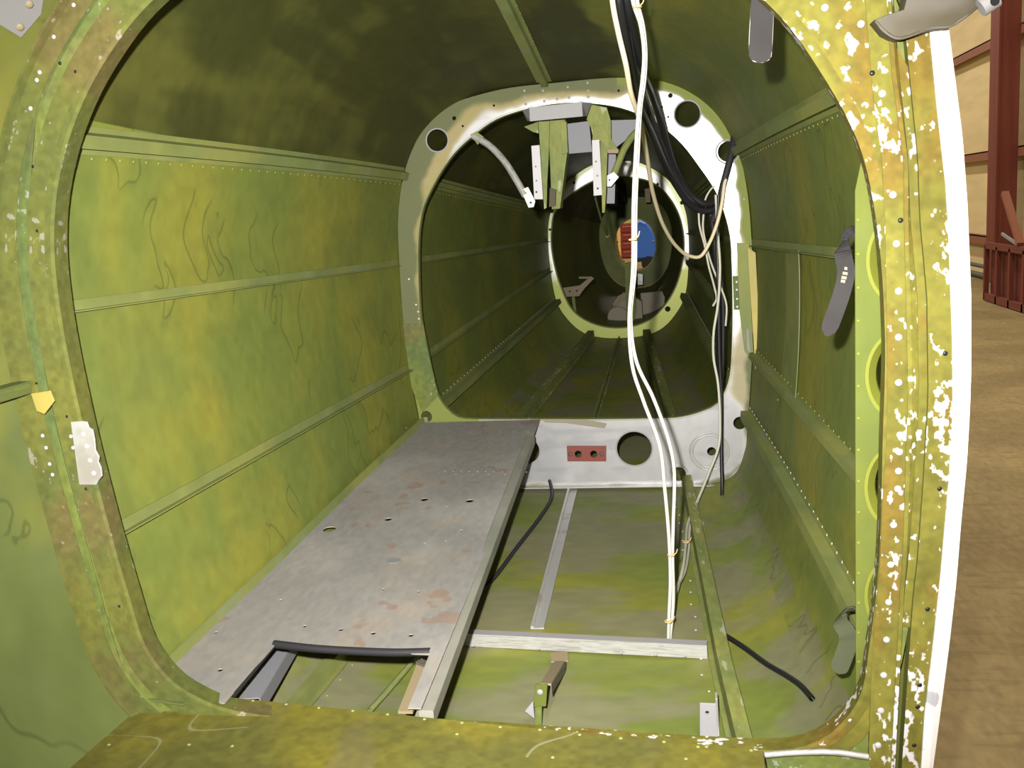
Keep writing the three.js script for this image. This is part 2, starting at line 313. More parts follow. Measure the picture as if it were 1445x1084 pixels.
const S1 = [[-1.128, 4.80], [-2.402, 4.47], [-4.272, 4.6]], S2 = [[-1.128, 6.03], [-2.402, 5.93], [-4.272, 6.0]], S3 = [[-1.128, 7.86], [-2.402, 7.28], [-4.272, 7.07]], S4 = [[-1.128, 8.95], [-2.402, 8.12], [-4.272, 8.05]];
const flip = (p) => p.map(([a, b]) => [-a, b]).reverse();
for (const [side, wall] of [[-1, wallLeft], [1, wallRight]]) {
  const k = side > 0 ? (p) => p : neg, pf = side > 0 ? (p) => p : flip;
  for (const [z0, z1] of [[-1.15, -2.388], [-2.41, -4.262]]) {
    const near = z0 > -2;
    stringer(wall, k(S1), z0, z1, HAT(near ? 0.022 : 0.016, near ? 0.016 : 0.012), M.stringer, [side * 0.024, 0.03, M.rivetGreen, 0.002]);
    stringer(wall, k(S2), z0, z1, pf(ANGLE(0.016, near ? 0.010 : 0.014)), M.stringer);
    stringer(wall, k(S3), z0, z1, side > 0 ? HAT(0.018, 0.014) : pf(ANGLE(0.018, 0.014)), M.stringer, side > 0 ? [-0.02, 0.035, M.rivetGreen] : null);
    if (side > 0 || !near) stringer(wall, k(S4), z0, z1, HAT(0.024, 0.022), M.stringer, [side * -0.021, 0.035, M.rivetAlu, 0.0026]);
  }
}
{ const f = []; for (let t = 5.98; t <= 7.5; t += .1) { const q = skin(-1.97, t); f.push({ o: q.o.clone().addScaledVector(q.n, -.0004), a: V3(0.06, 0, 1).normalize(), b: q.n.clone().negate() }); } mesh('doubler', sweep(f, [[-.1, 0], [-.1, .0012], [.1, .0012], [.1, 0]]), M.stringer, wallRight); }
// crown stringer
stringer(ceiling, [[-1.128, 23.75], [-2.402, 23.75], [-4.3, 23.9]], -1.15, -2.39, HAT(0.02, 0.013), M.stringer, [0.017, 0.04, M.rivetGreen, 0.0018]);
// keel stringers: lateral position x at given z, lying on the keel skin
function keelStringer(pts, profile, mat, parent, lift = 0.0006, rivets) {
  const f = [], list = []; let l = 0;
  const yAt = (x, z) => { let lo = 10, hi = 12.0; for (let i = 0; i < 24; i++) { const m = (lo + hi) / 2; if (skin(z, m).o.x > Math.abs(x)) lo = m; else hi = m; } return skin(z, lo).o.y; };
  const curve = [];
  for (let i = 0; i < pts.length - 1; i++) for (let k = 0; k < 8; k++) curve.push([mix(pts[i][0], pts[i + 1][0], k / 8), mix(pts[i][1], pts[i + 1][1], k / 8)]); curve.push(pts[pts.length - 1]);
  for (const [x, z] of curve) f.push({ o: V3(x, yAt(x, z) + lift, z), a: V3(1, 0, 0), b: V3(0, 1, 0) });
  const m = mesh('stringer', sweep(f, profile), mat, parent);
  if (rivets) {
    const [off, pitch, mt] = rivets;
    for (let z = pts[0][1]; z > pts[pts.length - 1][1]; z -= pitch) { const q = curve.find((c) => c[1] <= z); const x = q[0] + off; list.push(rivetAt(V3(x, yAt(x, z) + 0.001, z), V3(0, 1, 0), 0.0024)); }
    stuff(mesh('rivet_row', mergeAll(list), mt, m));
  }
  return m;
}
keelStringer([[.345, -1.15], [.318, -1.5], [.262, -2.46]], HAT(0.026, 0.026), M.bracketGreen, floor, 0.0006, [-0.03, 0.05, M.rivetAlu]);
keelStringer([[-.375, -1.15], [-.335, -1.6], [-.30, -2.3]], HAT(0.022, 0.022), M.stringer, floor, 0.0006, [0.022, 0.05, M.rivetGreen]);
keelStringer([[-.013, -1.655], [-.023, -2.39]], [[-0.013, 0], [-0.013, 0.006], [-0.008, 0.006], [-0.006, 0.002], [0.012, 0.004], [0.012, 0]], M.alu, floor, 0.001);
{
  const a = onSlope(745, 590, -.55, -2.402, .069), b = onSlope(835, 480, -.55, -2.402, .069), c = onSlope(840, 590, -.55, -2.402, .069), d = onSlope(873, 482, -.55, -2.402, .069), e = onSlope(945, 590, -.55, -2.402, .069), f = onSlope(912, 475, -.55, -2.402, .069);
  const ext = (p, q) => { const k = (z) => mix(p.x, q.x, (z - p.z) / (q.z - p.z)); return [[k(-2.45), -2.45], [k(-3.3), -3.3], [k(-4.25), -4.25]]; };
  keelStringer(ext(a, b), HAT(0.03, 0.03), M.bracketGreen, floor);
  keelStringer(ext(c, d), HAT(0.008, 0.014), M.bracketGreen, floor);
  keelStringer(ext(e, f), HAT(0.035, 0.03), M.bracketGreen, floor);
}

// ---------------------------------------------------------------- door frame at the front station
const ZF = -1.128;
const OPENING = [[0, -.502], [-.2, -.495], [-.36, -.478], [-.411, -.456], [-.437, -.436], [-.466, -.39], [-.481, -.314], [-.497, -.208], [-.514, -.058], [-.521, .077], [-.515, .167], [-.495, .242], [-.455, .32], [-.403, .384], [-.341, .437], [-.2, .505], [0, .52], [.18, .485], [.3, .425], [.379, .357], [.423, .294], [.465, .211], [.484, .123], [.493, -.001], [.491, -.12], [.487, -.273], [.477, -.37], [.464, -.443], [.428, -.491], [.393, -.509], [.348, -.514], [.2, -.51]];
const openPath = smooth2(OPENING, 200);
const openFrames = openPath.map((p, i) => { const a = openPath[(i + 199) % 200], b = openPath[(i + 1) % 200], d = b.clone().sub(a).normalize(); let n = V2(-d.y, d.x); if (n.dot(p) < 0) n.negate(); return { o: V3(p.x, p.y, ZF), a: V3(n.x, n.y, 0), b: V3(0, 0, 1) }; });
const doorFrame = thing('door_frame', 'worn yellow and olive riveted frame around the wide rounded opening', 'door frame');
// indices 0..199 run from the keel up the left side, over the crown and down the right side
const iTop = openPath.reduce((b, p, i) => (p.y > openPath[b].y ? i : b), 0);
const iRight = openPath.findIndex((p, i) => i > iTop && p.x > 0.40 && p.y < 0.33);
const iCorner = openPath.findIndex((p, i) => i > iRight && p.y < -0.40);
const leftSide = openFrames.slice(0, iTop + 1), topRight = openFrames.slice(iTop, iRight + 40), rightSide = openFrames.slice(iRight - 6, 200).concat(openFrames.slice(0, 2));
const LIP = [[0, -.03], [-.0015, 0], [.003, .0015], [.0115, .001], [.0115, -.002], [.003, -.004], [.002, -.03]];
mesh('lip', sweep(openFrames.slice(0, iTop + 5), LIP), M.frame, doorFrame);
mesh('lip', sweep(openFrames.slice(iTop + 4).concat(openFrames.slice(0, 1)), LIP), M.gold, doorFrame);
mesh('inner_flange', sweep(leftSide, [[.0115, -.003], [.0115, .0005], [.036, .0005], [.036, -.003]]), M.frame, doorFrame);
mesh('channel', sweep(leftSide, [[.036, -.012], [.036, .0005], [.0375, -.008], [.049, -.009], [.051, 0], [.051, -.012]]), M.frameGreen, doorFrame);
mesh('outer_flange', sweep(leftSide, [[.051, -.008], [.051, .0008], [.073, .002], [.076, .012], [.08, .012], [.08, -.008]]), M.frame, doorFrame);
mesh('arch_flange', sweep(topRight, [[.0115, -.004], [.0115, .0005], [.075, .0005], [.075, -.004]]), M.gold, doorFrame);
mesh('corner_gusset', sweep(rightSide, [[.0115, -.006], [.0115, -.0005], [.03, -.0005], [.03, -.006]]), M.gold, doorFrame);
{ const ring = []; for (let i = 0; i < 96; i++) { const p = ringPoint(STATIONS[0].ring, i / 4); ring.push(V2(p[0], p[1])); }
  mesh('frame_web', plate(ring, -1.1325, .0015, [new THREE.Path(openFrames.map((f) => V2(f.o.x + f.a.x * .02, f.o.y + f.a.y * .02)).reverse())], 0), M.frameGreen, doorFrame); }
// torn doubler on the left edge, with four rivets
{
  const px = [[115, 595], [122, 596], [125, 604], [130, 607], [133, 622], [134, 636], [139, 645], [138, 652], [142, 661], [143, 672], [138, 678], [135, 684], [112, 684], [100, 596]];
  const d = mesh('torn_doubler', plateAt(px, ZF + 0.006, 0.003), M.alu, doorFrame);
  for (const [u, v] of [[117, 613], [122, 630], [127, 650], [132, 668]]) rivet(onZ(u, v, ZF + 0.006), 0.0035, M.rivetAlu, d);
  for (const [u, v] of [[100, 616], [60, 615], [65, 632], [111, 654], [70, 655], [74, 670], [103, 632]]) rivet(onZ(u, v, ZF + 0.003), 0.0028, M.rivetAlu, doorFrame);
}
for (const [u, v] of [[104, 7], [76, 52], [56, 102], [43, 153], [20, 150], [9, 166], [52, 113]]) rivet(onZ(u, v, ZF + 0.001), 0.003, M.rivetAlu, doorFrame);
for (const [u, v] of [[84, 89], [106, 101], [46, 235], [52, 326], [94, 588], [121, 690], [168, 856], [51, 541]]) mesh('rivet_hole', rivetAt(onZ(u, v, ZF + 0.001), V3(0, 0, 1), 0.0022).translate(0, 0, -0.0008), M.black, doorFrame);
// right hand jamb: strips between surveyed lines
const lineX = (pts) => { const q = pts.map(([u, v]) => onZ(u, v, ZF)).sort((a, b) => a.y - b.y); const P = [V3(q[0].x - (q[1].x - q[0].x) / (q[1].y - q[0].y) * (q[0].y + 0.72), -0.72, 0), ...q, V3(q.at(-1).x - 0.012, 0.47, 0)]; return (y) => { let i = 0; while (i < P.length - 2 && y > P[i + 1].y) i++; return mix(P[i].x, P[i + 1].x, (y - P[i].y) / (P[i + 1].y - P[i].y)); }; };
const jA = lineX([[1225, 55], [1233, 147], [1244, 222], [1249, 320], [1251, 474], [1252, 595], [1245, 706], [1241, 800], [1233, 881], [1229, 960], [1226, 1050]]);
const jB = lineX([[1258, 100], [1276, 230], [1276, 308], [1279, 418], [1282, 557], [1279, 637], [1274, 789], [1271, 826], [1266, 922], [1260, 1040]]);
const jC = lineX([[1272, 55], [1289, 222], [1292, 308], [1302, 418], [1304, 557], [1297, 679], [1289, 789], [1283, 839], [1275, 950], [1268, 1061]]);
const jD = lineX([[1311, 55], [1322, 166], [1333, 263], [1337, 335], [1342, 474], [1343, 557], [1342, 609], [1337, 679], [1325, 817], [1314, 917], [1303, 1006], [1298, 1084]]);
const jE = lineX([[1340, 36], [1347, 91], [1360, 194], [1367, 291], [1372, 418], [1372, 529], [1370, 582], [1366, 651], [1358, 734], [1351, 820], [1341, 909], [1332, 978], [1321, 1061]]);
function jambStrip(name, prof, mat) { // prof(y) -> closed list of [x, z]
  const ys = []; for (let y = -0.70; y <= 0.461; y += 0.02) ys.push(y);
  const pos = [], uv = [], R = ys.map((y) => prof(y).map(([x, z]) => V3(x, y, ZF + z))), n = R[0].length;
  const put = (p, u) => { pos.push(p.x, p.y, p.z); uv.push(u, p.y); };
  for (let i = 0; i < R.length - 1; i++) for (let j = 0; j < n; j++) { const k = (j + 1) % n, a = R[i][j], b = R[i][k], c = R[i + 1][k], d = R[i + 1][j], u0 = a.x - a.z, u1 = b.x - b.z; put(a, u0); put(b, u1); put(c, u1); put(a, u0); put(c, u1); put(d, u0); }
  const g = new THREE.BufferGeometry(); g.setAttribute('position', new THREE.Float32BufferAttribute(pos, 3)); g.setAttribute('uv', new THREE.Float32BufferAttribute(uv, 2)); g.computeVertexNormals();
  return mesh(name, g, mat, doorFrame);
}
const jambFace = jambStrip('jamb_face', (y) => [[jA(y), -.006], [jA(y), .002], [jB(y), .002], [jB(y), -.006]], M.gold);
jambStrip('jamb_step', (y) => [[jB(y), -.006], [jB(y) - .0015, .0055], [jB(y) + .003, .0055], [jC(y) - .006, .002], [jC(y) - .006, -.006]], M.goldFlaky);
jambStrip('jamb_groove', (y) => [[jC(y) - .006, -.014], [jC(y) - .006, .0022], [jC(y) - .003, -.007], [jC(y) + .002, -.007], [jC(y) + .004, .0035], [jC(y) + .004, -.014]], M.groove);
jambStrip('jamb_outer_flange', (y) => [[jC(y) + .004, -.008], [jC(y) + .004, .0035], [jD(y), .0025], [jD(y), -.008]], M.goldFlaky);
const edge = jambStrip('skin_edge', (y) => [[jD(y), -.01], [jD(y), .006], [jD(y) + .004, .008], [mix(jD(y), jE(y), .55), .0075], [mix(jD(y), jE(y), .58), .0055], [jE(y) - .002, .0035], [jE(y), -.004], [jE(y), -.03], [jE(y) - .003, -.03]], M.skinEdge);
edge.userData.label = 'bare white metal skin edge';
for (const [u, v] of [[1245, 132], [1252, 205], [1260, 275], [1265, 344], [1268, 411], [1268, 476], [1268, 540], [1270, 614], [1269, 638], [1268, 665], [1267, 690], [1261, 741], [1257, 797], [1254, 850], [1251, 903], [1247, 953], [1243, 1003], [1239, 1052], [1215, 34], [1164, 11], [1145, 36]]) rivet(onZ(u, v, ZF + .002), 0.0042, M.rivetAlu, jambFace);
for (const [u, v] of [[1231, 103], [1271, 311], [1326, 690], [1334, 499], [1295, 998], [1298, 967], [1309, 860], [1290, 1052]]) mesh('rivet_hole', rivetAt(onZ(u, v, ZF + .003), V3(0, 0, 1), 0.003).translate(0, 0, -.0006), M.black, jambFace);
// plate with flanged lightening slots behind the jamb
{
  const z = -1.165, xL = 0.4665, xR = 0.552;
  const slots = [[.517, .081], [.516, -.053], [.515, -.188], [.515, -.325], [.517, .215]].map(([x, y]) => [x, y, 0.036, 0.050]);
  const holes = slots.map(([x, y, a, b]) => { const p = new THREE.Path(); p.absellipse(x, y, a, b, 0, Math.PI * 2, true); return p; });
  const w = mesh('slotted_web', plate([[xL, -.50], [xR, -.50], [xR, .275], [.50, .275], [.482, .235], [xL, .16]], z, 0.0025, holes), M.lime, doorFrame);
  for (const [x, y, a, b] of slots) {
    const f = []; for (let i = 0; i < 40; i++) { const t = i / 40 * Math.PI * 2; f.push({ o: V3(x + a * Math.cos(t), y + b * Math.sin(t), z), a: V3(Math.cos(t) / a, Math.sin(t) / b, 0).normalize(), b: V3(0, 0, 1) }); }
    mesh('slot_flange', sweep(f, [[.0035, .0002], [0, -.0012], [-.0095, -.010], [-.0115, -.016], [-.0128, -.016], [-.0105, -.0092], [-.0005, .0012], [.0035, .0014]], true), M.limeLipLit, w);
  }
  for (let y = -.45; y < .16; y += .0385) mesh('rivet', rivetAt(V3(xL + .003, y, z), V3(0, 0, 1), .0022), M.limeLipLit, w);
}
function distTo(poly, x, y) { let m = 9; for (let i = 0; i < poly.length; i++) { const a = poly[i], b = poly[(i + 1) % poly.length], dx = b.x - a.x, dy = b.y - a.y, t = clamp(((x - a.x) * dx + (y - a.y) * dy) / (dx * dx + dy * dy)); const d = (x - a.x - dx * t) ** 2 + (y - a.y - dy * t) ** 2; if (d < m) m = d; } return Math.sqrt(m); }
// forward skin of the cabin on the left and overhead, running to behind the camera
const cabinSide = new THREE.Group(); cabinSide.name = 'wall_front'; scene.add(cabinSide); structure(cabinSide, 'forward cabin skin left of the door frame');
{
  const idx = []; for (let i = 4; i <= iTop + 14; i++) idx.push(i);
  const zs = [ZF + .002, -.85, -.55, -.25, .05, .35], pos = [], uv = [], ind = [];
  for (const o of [.079, .082]) zs.forEach((z) => idx.forEach((i, k) => { const f = openFrames[i], g = o + (z - ZF) * .03; pos.push(f.o.x + f.a.x * g, f.o.y + f.a.y * g, z); uv.push(k * .0165, z); }));
  const C = idx.length, R = zs.length, at = (s, r, c) => s * R * C + r * C + c;
  for (const s of [0, 1]) for (let r = 0; r < R - 1; r++) for (let c = 0; c < C - 1; c++) { const q = [at(s, r, c), at(s, r, c + 1), at(s, r + 1, c + 1), at(s, r + 1, c)]; ind.push(...(s ? [q[0], q[2], q[1], q[0], q[3], q[2]] : [q[0], q[1], q[2], q[0], q[2], q[3]])); }
  const g = new THREE.BufferGeometry(); g.setAttribute('position', new THREE.Float32BufferAttribute(pos, 3)); g.setAttribute('uv', new THREE.Float32BufferAttribute(uv, 2)); g.setIndex(ind); g.computeVertexNormals();
  mesh('skin_panel', g, M.cabin, cabinSide);
  // horizontal stringer meeting the frame
  const a = onZ(48, 547, ZF + .012), b = onX(0, 556, -.592);
  mesh('stringer', [bar(V3(-.585, a.y, ZF + .006), V3(-.585, a.y - .004, -.5), .022, .016)], M.frameGreen, cabinSide);
  mesh('clip', plate([onZ(44, 556, ZF + .014), onZ(70, 552, ZF + .014), onZ(76, 566, ZF + .014), onZ(62, 584, ZF + .014), onZ(52, 580, ZF + .014)], ZF + .014, .003), M.yellowStrip, cabinSide);
  const onCabin = (u, v, lift) => { const d = ray(u, v); const inside = (x, y) => { let k = false; for (let i = 0, j = openPath.length - 1; i < openPath.length; j = i++) { const a = openPath[i], b = openPath[j]; if ((a.y > y) !== (b.y > y) && x < (b.x - a.x) * (y - a.y) / (b.y - a.y) + a.x) k = !k; } return k; }; let p; for (let z = -.5; z > ZF; z -= .001) { p = EYE.clone().addScaledVector(d, z / d.z); if (!inside(p.x, p.y) && distTo(openPath, p.x, p.y) >= .079 + (z - ZF) * .03 - lift) break; } return p; };
  const cor = [[-40, -30], [66, -30], [58, 20], [30, 53], [-5, 32], [-40, 12]].map(([u, v]) => onCabin(u, v, .003)), pos2 = [];
  for (let k = 1; k < cor.length - 1; k++) for (const q of [cor[0], cor[k], cor[k + 1]]) pos2.push(q.x, q.y, q.z);
  const sg = new THREE.BufferGeometry(); sg.setAttribute('position', new THREE.Float32BufferAttribute(pos2, 3)); sg.setAttribute('uv', new THREE.Float32BufferAttribute(new Array(pos2.length / 3 * 2).fill(0), 2)); sg.computeVertexNormals();
  const sp = mesh('splice_plate', sg, M.cleanAlu, cabinSide);
  for (const [u, v] of [[41, 6], [28, 38]]) mesh('rivet', rivetAt(onCabin(u, v, .004), V3(.6, -.6, .5), .005), M.tan, sp);
}
// ledge: cabin floor that ends at the frame
{
  const y = -.487, A = onY(300, 982, y), B = onY(690, 1022, y), C = onY(1076, 1060, y);
  const s = new THREE.Shape([V2(-.575, 1.215), V2(A.x, -A.z), V2(B.x, -B.z), V2(C.x, -C.z), V2(C.x, .9), V2(.40, -.35), V2(-.56, -.35)]);
  const g = new THREE.ExtrudeGeometry(s, { depth: .003, bevelEnabled: true, bevelSize: .0008, bevelThickness: .0008, bevelSegments: 1 }); g.rotateX(-Math.PI / 2); g.translate(0, y - .0035, 0);
  const led = tag(mesh('cabin_floor_panel', g, M.ledge), 'olive riveted cabin floor panel ending at the wide opening', 'floor panel');
  const row = []; for (const [u, v] of [[311, 987], [357, 990], [404, 995], [450, 1000], [498, 1004], [547, 1009], [599, 1016], [652, 1021], [706, 1027], [762, 1031], [818, 1038], [876, 1043], [937, 1048], [997, 1055], [1060, 1060], [366, 1007], [645, 1037], [328, 1054], [780, 1070], [968, 1072], [985, 1055], [267, 1052], [128, 1028], [116, 1052], [154, 1052]]) { const p = onY(u, v, y); p.y = y + .0009; mesh('rivet', rivetAt(p, V3(0, 1, 0), .0026), M.rivetGreen, led); }
  const crack = onY(310, 1008, y + .001);
  // angle between floor and side skin, and the small step plate in the corner
  const ang = tag(mesh('corner_angle', [bar(onY(158, 968, y + .016), onY(20, 1098, y + .012), .014, .003, V3(0.6, 1, 0)), bar(onY(172, 982, y + .003), onY(30, 1110, y + .003), .02, .003)], M.frameGreen), 'green corner angle joining cabin floor and left skin', 'angle');
  const st = tag(mesh('step_plate', [bar(onY(158, 972, y + .018), onY(268, 988, y + .018), .028, .003), bar(onY(150, 990, y + .005), onY(272, 1000, y + .005), .004, .022)], M.frameGreen), 'small green step plate in the floor corner by the frame', 'plate');
  for (const [u, v] of [[205, 972], [233, 977]]) mesh('rivet', rivetAt(onY(u, v, y + .020), V3(0, 1, 0), .003), M.rivetGreen, st);
  // sill lip right of the ledge
  mesh('sill_lip', [tube([onZ(1074, 1066, ZF + .01), onZ(1128, 1062, ZF + .01), onZ(1180, 1062, ZF + .01), onZ(1225, 1068, ZF + .01)], .004, 6)], M.alu, doorFrame);
  mesh('sill_web', plateAt([[1070, 1066], [1225, 1066], [1240, 1130], [1070, 1140]], ZF + .004, .003), M.frameGreen, doorFrame);
}
// bracket and pin over the jamb
{
  const b = thing('roof_bracket', 'brownish curved metal bracket capping the right door jamb', 'bracket');
  mesh('body', plateAt([[1235, 28], [1249, 45], [1267, 54], [1311, 41], [1340, 37], [1363, 23], [1388, 2], [1405, -40], [1290, -40], [1276, 14], [1250, 22]], -1.098, .03), M.bracketBrown, b);
  mesh('rim', tube([[1235, 30], [1249, 45], [1267, 54], [1311, 41], [1340, 37], [1363, 23], [1388, 2]].map(([u, v]) => onZ(u, v, -1.097)), .0018, 6), M.bracketBrown, b);
  const pin = thing('hinge_pin', 'small light metal hinge lug with a hole above the jamb', 'hinge');
  const p = onZ(1400, 4, -1.09), q = onZ(1384, 12, -1.09);
  mesh('barrel', rod(p.clone().add(V3(0.004, 0.004, 0)), q, .009, 16), M.cleanAlu, pin);
  mesh('bore', rod(p.clone().add(V3(0, 0, .009)), p.clone().add(V3(0, 0, .004)), .0045, 12), M.black, pin);
}

// ---------------------------------------------------------------- main bulkhead
const ZB = -2.4;
const B2OUT = [[0, .459], [.15, .457], [.255, .436], [.345, .383], [.40, .303], [.427, .19], [.437, .04], [.435, -.17], [.424, -.33], [.418, -.40], [.408, -.478], [.385, -.522], [.35, -.54], [.25, -.545], [0, -.545], [-.25, -.545], [-.36, -.54], [-.408, -.47], [-.42, -.345], [-.438, -.166], [-.438, .036], [-.426, .196], [-.385, .32], [-.309, .413], [-.168, .452]];
const b2in = [[598, 290], [610, 264], [623, 241], [641, 216], [664, 194], [695, 171], [724, 159], [760, 150], [800, 145], [837, 146], [872, 151], [897, 159], [920, 169], [943, 185], [965, 206], [984, 231], [1003, 258], [1014, 278], [1025, 309], [1031, 338], [1033, 380], [1034, 430], [1033, 490], [1030, 530], [1022, 555], [1011, 571], [987, 582], [959, 589], [909, 591], [840, 592], [765, 592], [700, 592], [655, 591], [643, 588], [630, 577], [618, 560], [608, 525], [601, 490], [594, 454], [591, 416], [590, 367], [590, 348], [592, 319]].map(([u, v]) => { const p = onZ(u, v, ZB); return [p.x, p.y]; });
const b2out = smooth2(B2OUT, 140), b2inn = smooth2(b2in, 140);
{
  const coarse = smooth2(B2OUT, 48), coarseIn = smooth2(b2in, 48);
  // overspray left where the bulkhead was masked: [paint weight, tan weight, green weight]
  const spray = (x, y) => {
    const d = distTo(coarse, x, y), n = fbm(x * 8 + 5, y * 8 + 5, 401, 4), n2 = fbm(x * 16 + 5, y * 16, 403, 3), band = d + (n - .5) * .06;
    const left = sstep(-.16, -.30, x), upR = sstep(.12, .2, x) * sstep(-.02, .1, y), low = sstep(-.30, -.38, y) * sstep(-.40, -.36, x), top = sstep(.1, .25, y);
    const wG = upR * .026 + sstep(-.12, -.2, y) * left * .2;
    const green = sstep(wG + .006, wG - .006, band) * (wG > .002 ? 1 : 0);
    const wGrey = mix(.022 * top, .050, left) * (1 - low); // dull primer along the rim, wider on the left
    const grey = sstep(wGrey + .010, wGrey - .008, band + (n2 - .5) * .02) * (1 - upR);
    const wTan = (mix(.042, .10, left)) * (1 - low) * (1 - .45 * upR);
    const tanW = sstep(wTan + .012, wTan - .014, band) * (x > 0 && y < .2 ? .8 : 1);
    return [green, clamp(grey), clamp(tanW)];
  };
  const col = (u, v) => {
    const x = u - .5, y = v * 1.1 - .6, [g, gr, t] = spray(x, y), n = fbm(x * 40 + 50, y * 40 + 50, 411, 3), s = fbm(x * 9 + 9, y * 30 + 9, 413, 3);
    let c = [.40, .40, .41].map((k) => k * (.88 + .16 * n)); c = mix3(c, [.27, .275, .29], .5 * sstep(.5, .7, s));
    c = mix3(c, [.25, .20, .05], .85 * t); c = mix3(c, [.082, .098, .040], .92 * gr); c = mix3(c, [.15, .175, .034], g); return c;
  };
  M.bulkhead = std({ map: texture(1024, 1024, col), roughness: 1, metalness: 1 });
  const mr = texture(512, 512, (u, v) => { const x = u - .5, y = v * 1.1 - .6, [g, gr, t] = spray(x, y), p = clamp(g + gr + .8 * t); return [0, mix(.36, .8, p), mix(.6, .0, p)]; }, false);
  M.bulkhead.roughnessMap = M.bulkhead.metalnessMap = mr;
}
const bulkUV = (g) => { const p = g.attributes.position, a = []; for (let i = 0; i < p.count; i++) a.push(p.getX(i) + .5, (p.getY(i) + .6) / 1.1); g.setAttribute('uv', new THREE.Float32BufferAttribute(a, 2)); return g; };
const bulk = thing('main_bulkhead', 'pale metal ring bulkhead with lightening holes at the end of the near bay', 'bulkhead');
{
  const at = (u, v) => onZ(u, v, ZB), hole = (u, v, r) => { const p = at(u, v); return circle(p.x, p.y, r); };
  const holes = [hole(816, 641, .0095), hole(838, 641, .0095), hole(617, 198, .0265), hole(970, 161, .0295), hole(895, 633, .044), hole(743, 636, .034), hole(641, 167, .005), hole(946, 135, .0055), hole(1027, 214, .0235), hole(1004, 637, .011), hole(958, 669, .018), hole(1044, 597, .016), hole(602, 588, .015)];
  for (const [u, v] of [[697, 149], [653, 178], [873, 128], [585, 466], [934, 151], [943, 165]]) holes.push(hole(u, v, .0028));
  const inner = new THREE.Path(b2inn.slice().reverse()); holes.push(inner);
  mesh('web', bulkUV(plate(b2out, ZB + .001, .002, holes, .0004)), M.bulkhead, bulk);
  const fr = b2inn.map((p, i) => { const n = b2inn.length, d = b2inn[(i + 1) % n].clone().sub(b2inn[(i + n - 1) % n]).normalize(); let q = V2(-d.y, d.x); if (q.dot(p) < 0) q.negate(); return { o: V3(p.x, p.y, ZB), a: V3(q.x, q.y, 0), b: V3(0, 0, 1) }; });
  mesh('inner_flange', sweep(fr, [[.003, .0012], [0, .0006], [-.0015, -.004], [-.0015, -.018], [0, -.018], [.0015, -.002]], true), M.stringer, bulk);
  for (const [u, v, r] of [[617, 198, .0265], [970, 161, .0295], [895, 633, .044], [1027, 214, .026], [743, 636, .034]]) { const p = at(u, v); mesh('hole_flange', new THREE.TorusGeometry(r + .0015, .0022, 6, 36).translate(p.x, p.y, ZB + .0005), M.cleanAlu, bulk); }
  { const p = at(1001, 637); for (const r of [.048, .041]) mesh('bead', new THREE.TorusGeometry(r, .0022, 6, 40).translate(p.x, p.y, ZB + .0008), M.alu, bulk); }
  { const p = at(958, 668); mesh('notch_bead', new THREE.TorusGeometry(.022, .002, 6, 20, Math.PI).translate(p.x, p.y, ZB + .001), M.alu, bulk); }
  // bottom flange, doubler plates
  mesh('bottom_flange', [bar(V3(-.16, -.5435, ZB + .012), V3(.36, -.5435, ZB + .012), .022, .002)], M.alu, bulk);
  const dr = mesh('left_splice', plateAt([[563, 458], [597, 458], [603, 492], [618, 558], [596, 582], [580, 545], [568, 480]], ZB + .004, .002), M.frameGreen, bulk);
  for (const [u, v] of [[587, 430], [590, 440], [591, 450], [577, 394]]) rivet(onZ(u, v, ZB + .001), .0028, M.rivetAlu, bulk);
  const cl = mesh('splice_strip', plateAt([[1034, 390], [1042, 390], [1045, 437], [1036, 437]], ZB + .006, .003), M.frameGreen, bulk);
  for (const v of [398, 409, 422, 433]) rivet(onZ(1039.5 + (v - 400) * .03, v, ZB + .006), .0032, M.rivetAlu, cl);
  for (const [u, v] of [[740, 128], [741, 138], [742, 147], [768, 143], [786, 140], [803, 138], [829, 117], [830, 128], [830, 137], [801, 123], [766, 128], [1050, 281]]) rivet(onZ(u, v, ZB + .001), .0034, M.cleanAlu, bulk);
  mesh('grease_smear', plateAt([[765, 593], [830, 593], [856, 598], [853, 604], [835, 602], [800, 597], [770, 596]], ZB + .0022, .0012), M.smear, bulk);
}
{
  const p = thing('terminal_plate', 'dark red insulating plate with two holes screwed to bulkhead', 'plate'), pts = [[800, 630], [855, 630], [855, 651], [801, 651]].map(([u, v]) => onZ(u, v, ZB + .008));
  const hs = [[816, 641], [838, 641]].map(([u, v]) => { const q = onZ(u, v, ZB + .008); return circle(q.x, q.y, .0095); });
  mesh('board', plate(pts, ZB + .008, .006, hs), M.redPlate, p);
  for (const [u, v] of [[805, 641], [849, 641]]) { const r = rivet(onZ(u, v, ZB + .008), .006, M.bracketBrown, p); r.name = 'screw'; }
}
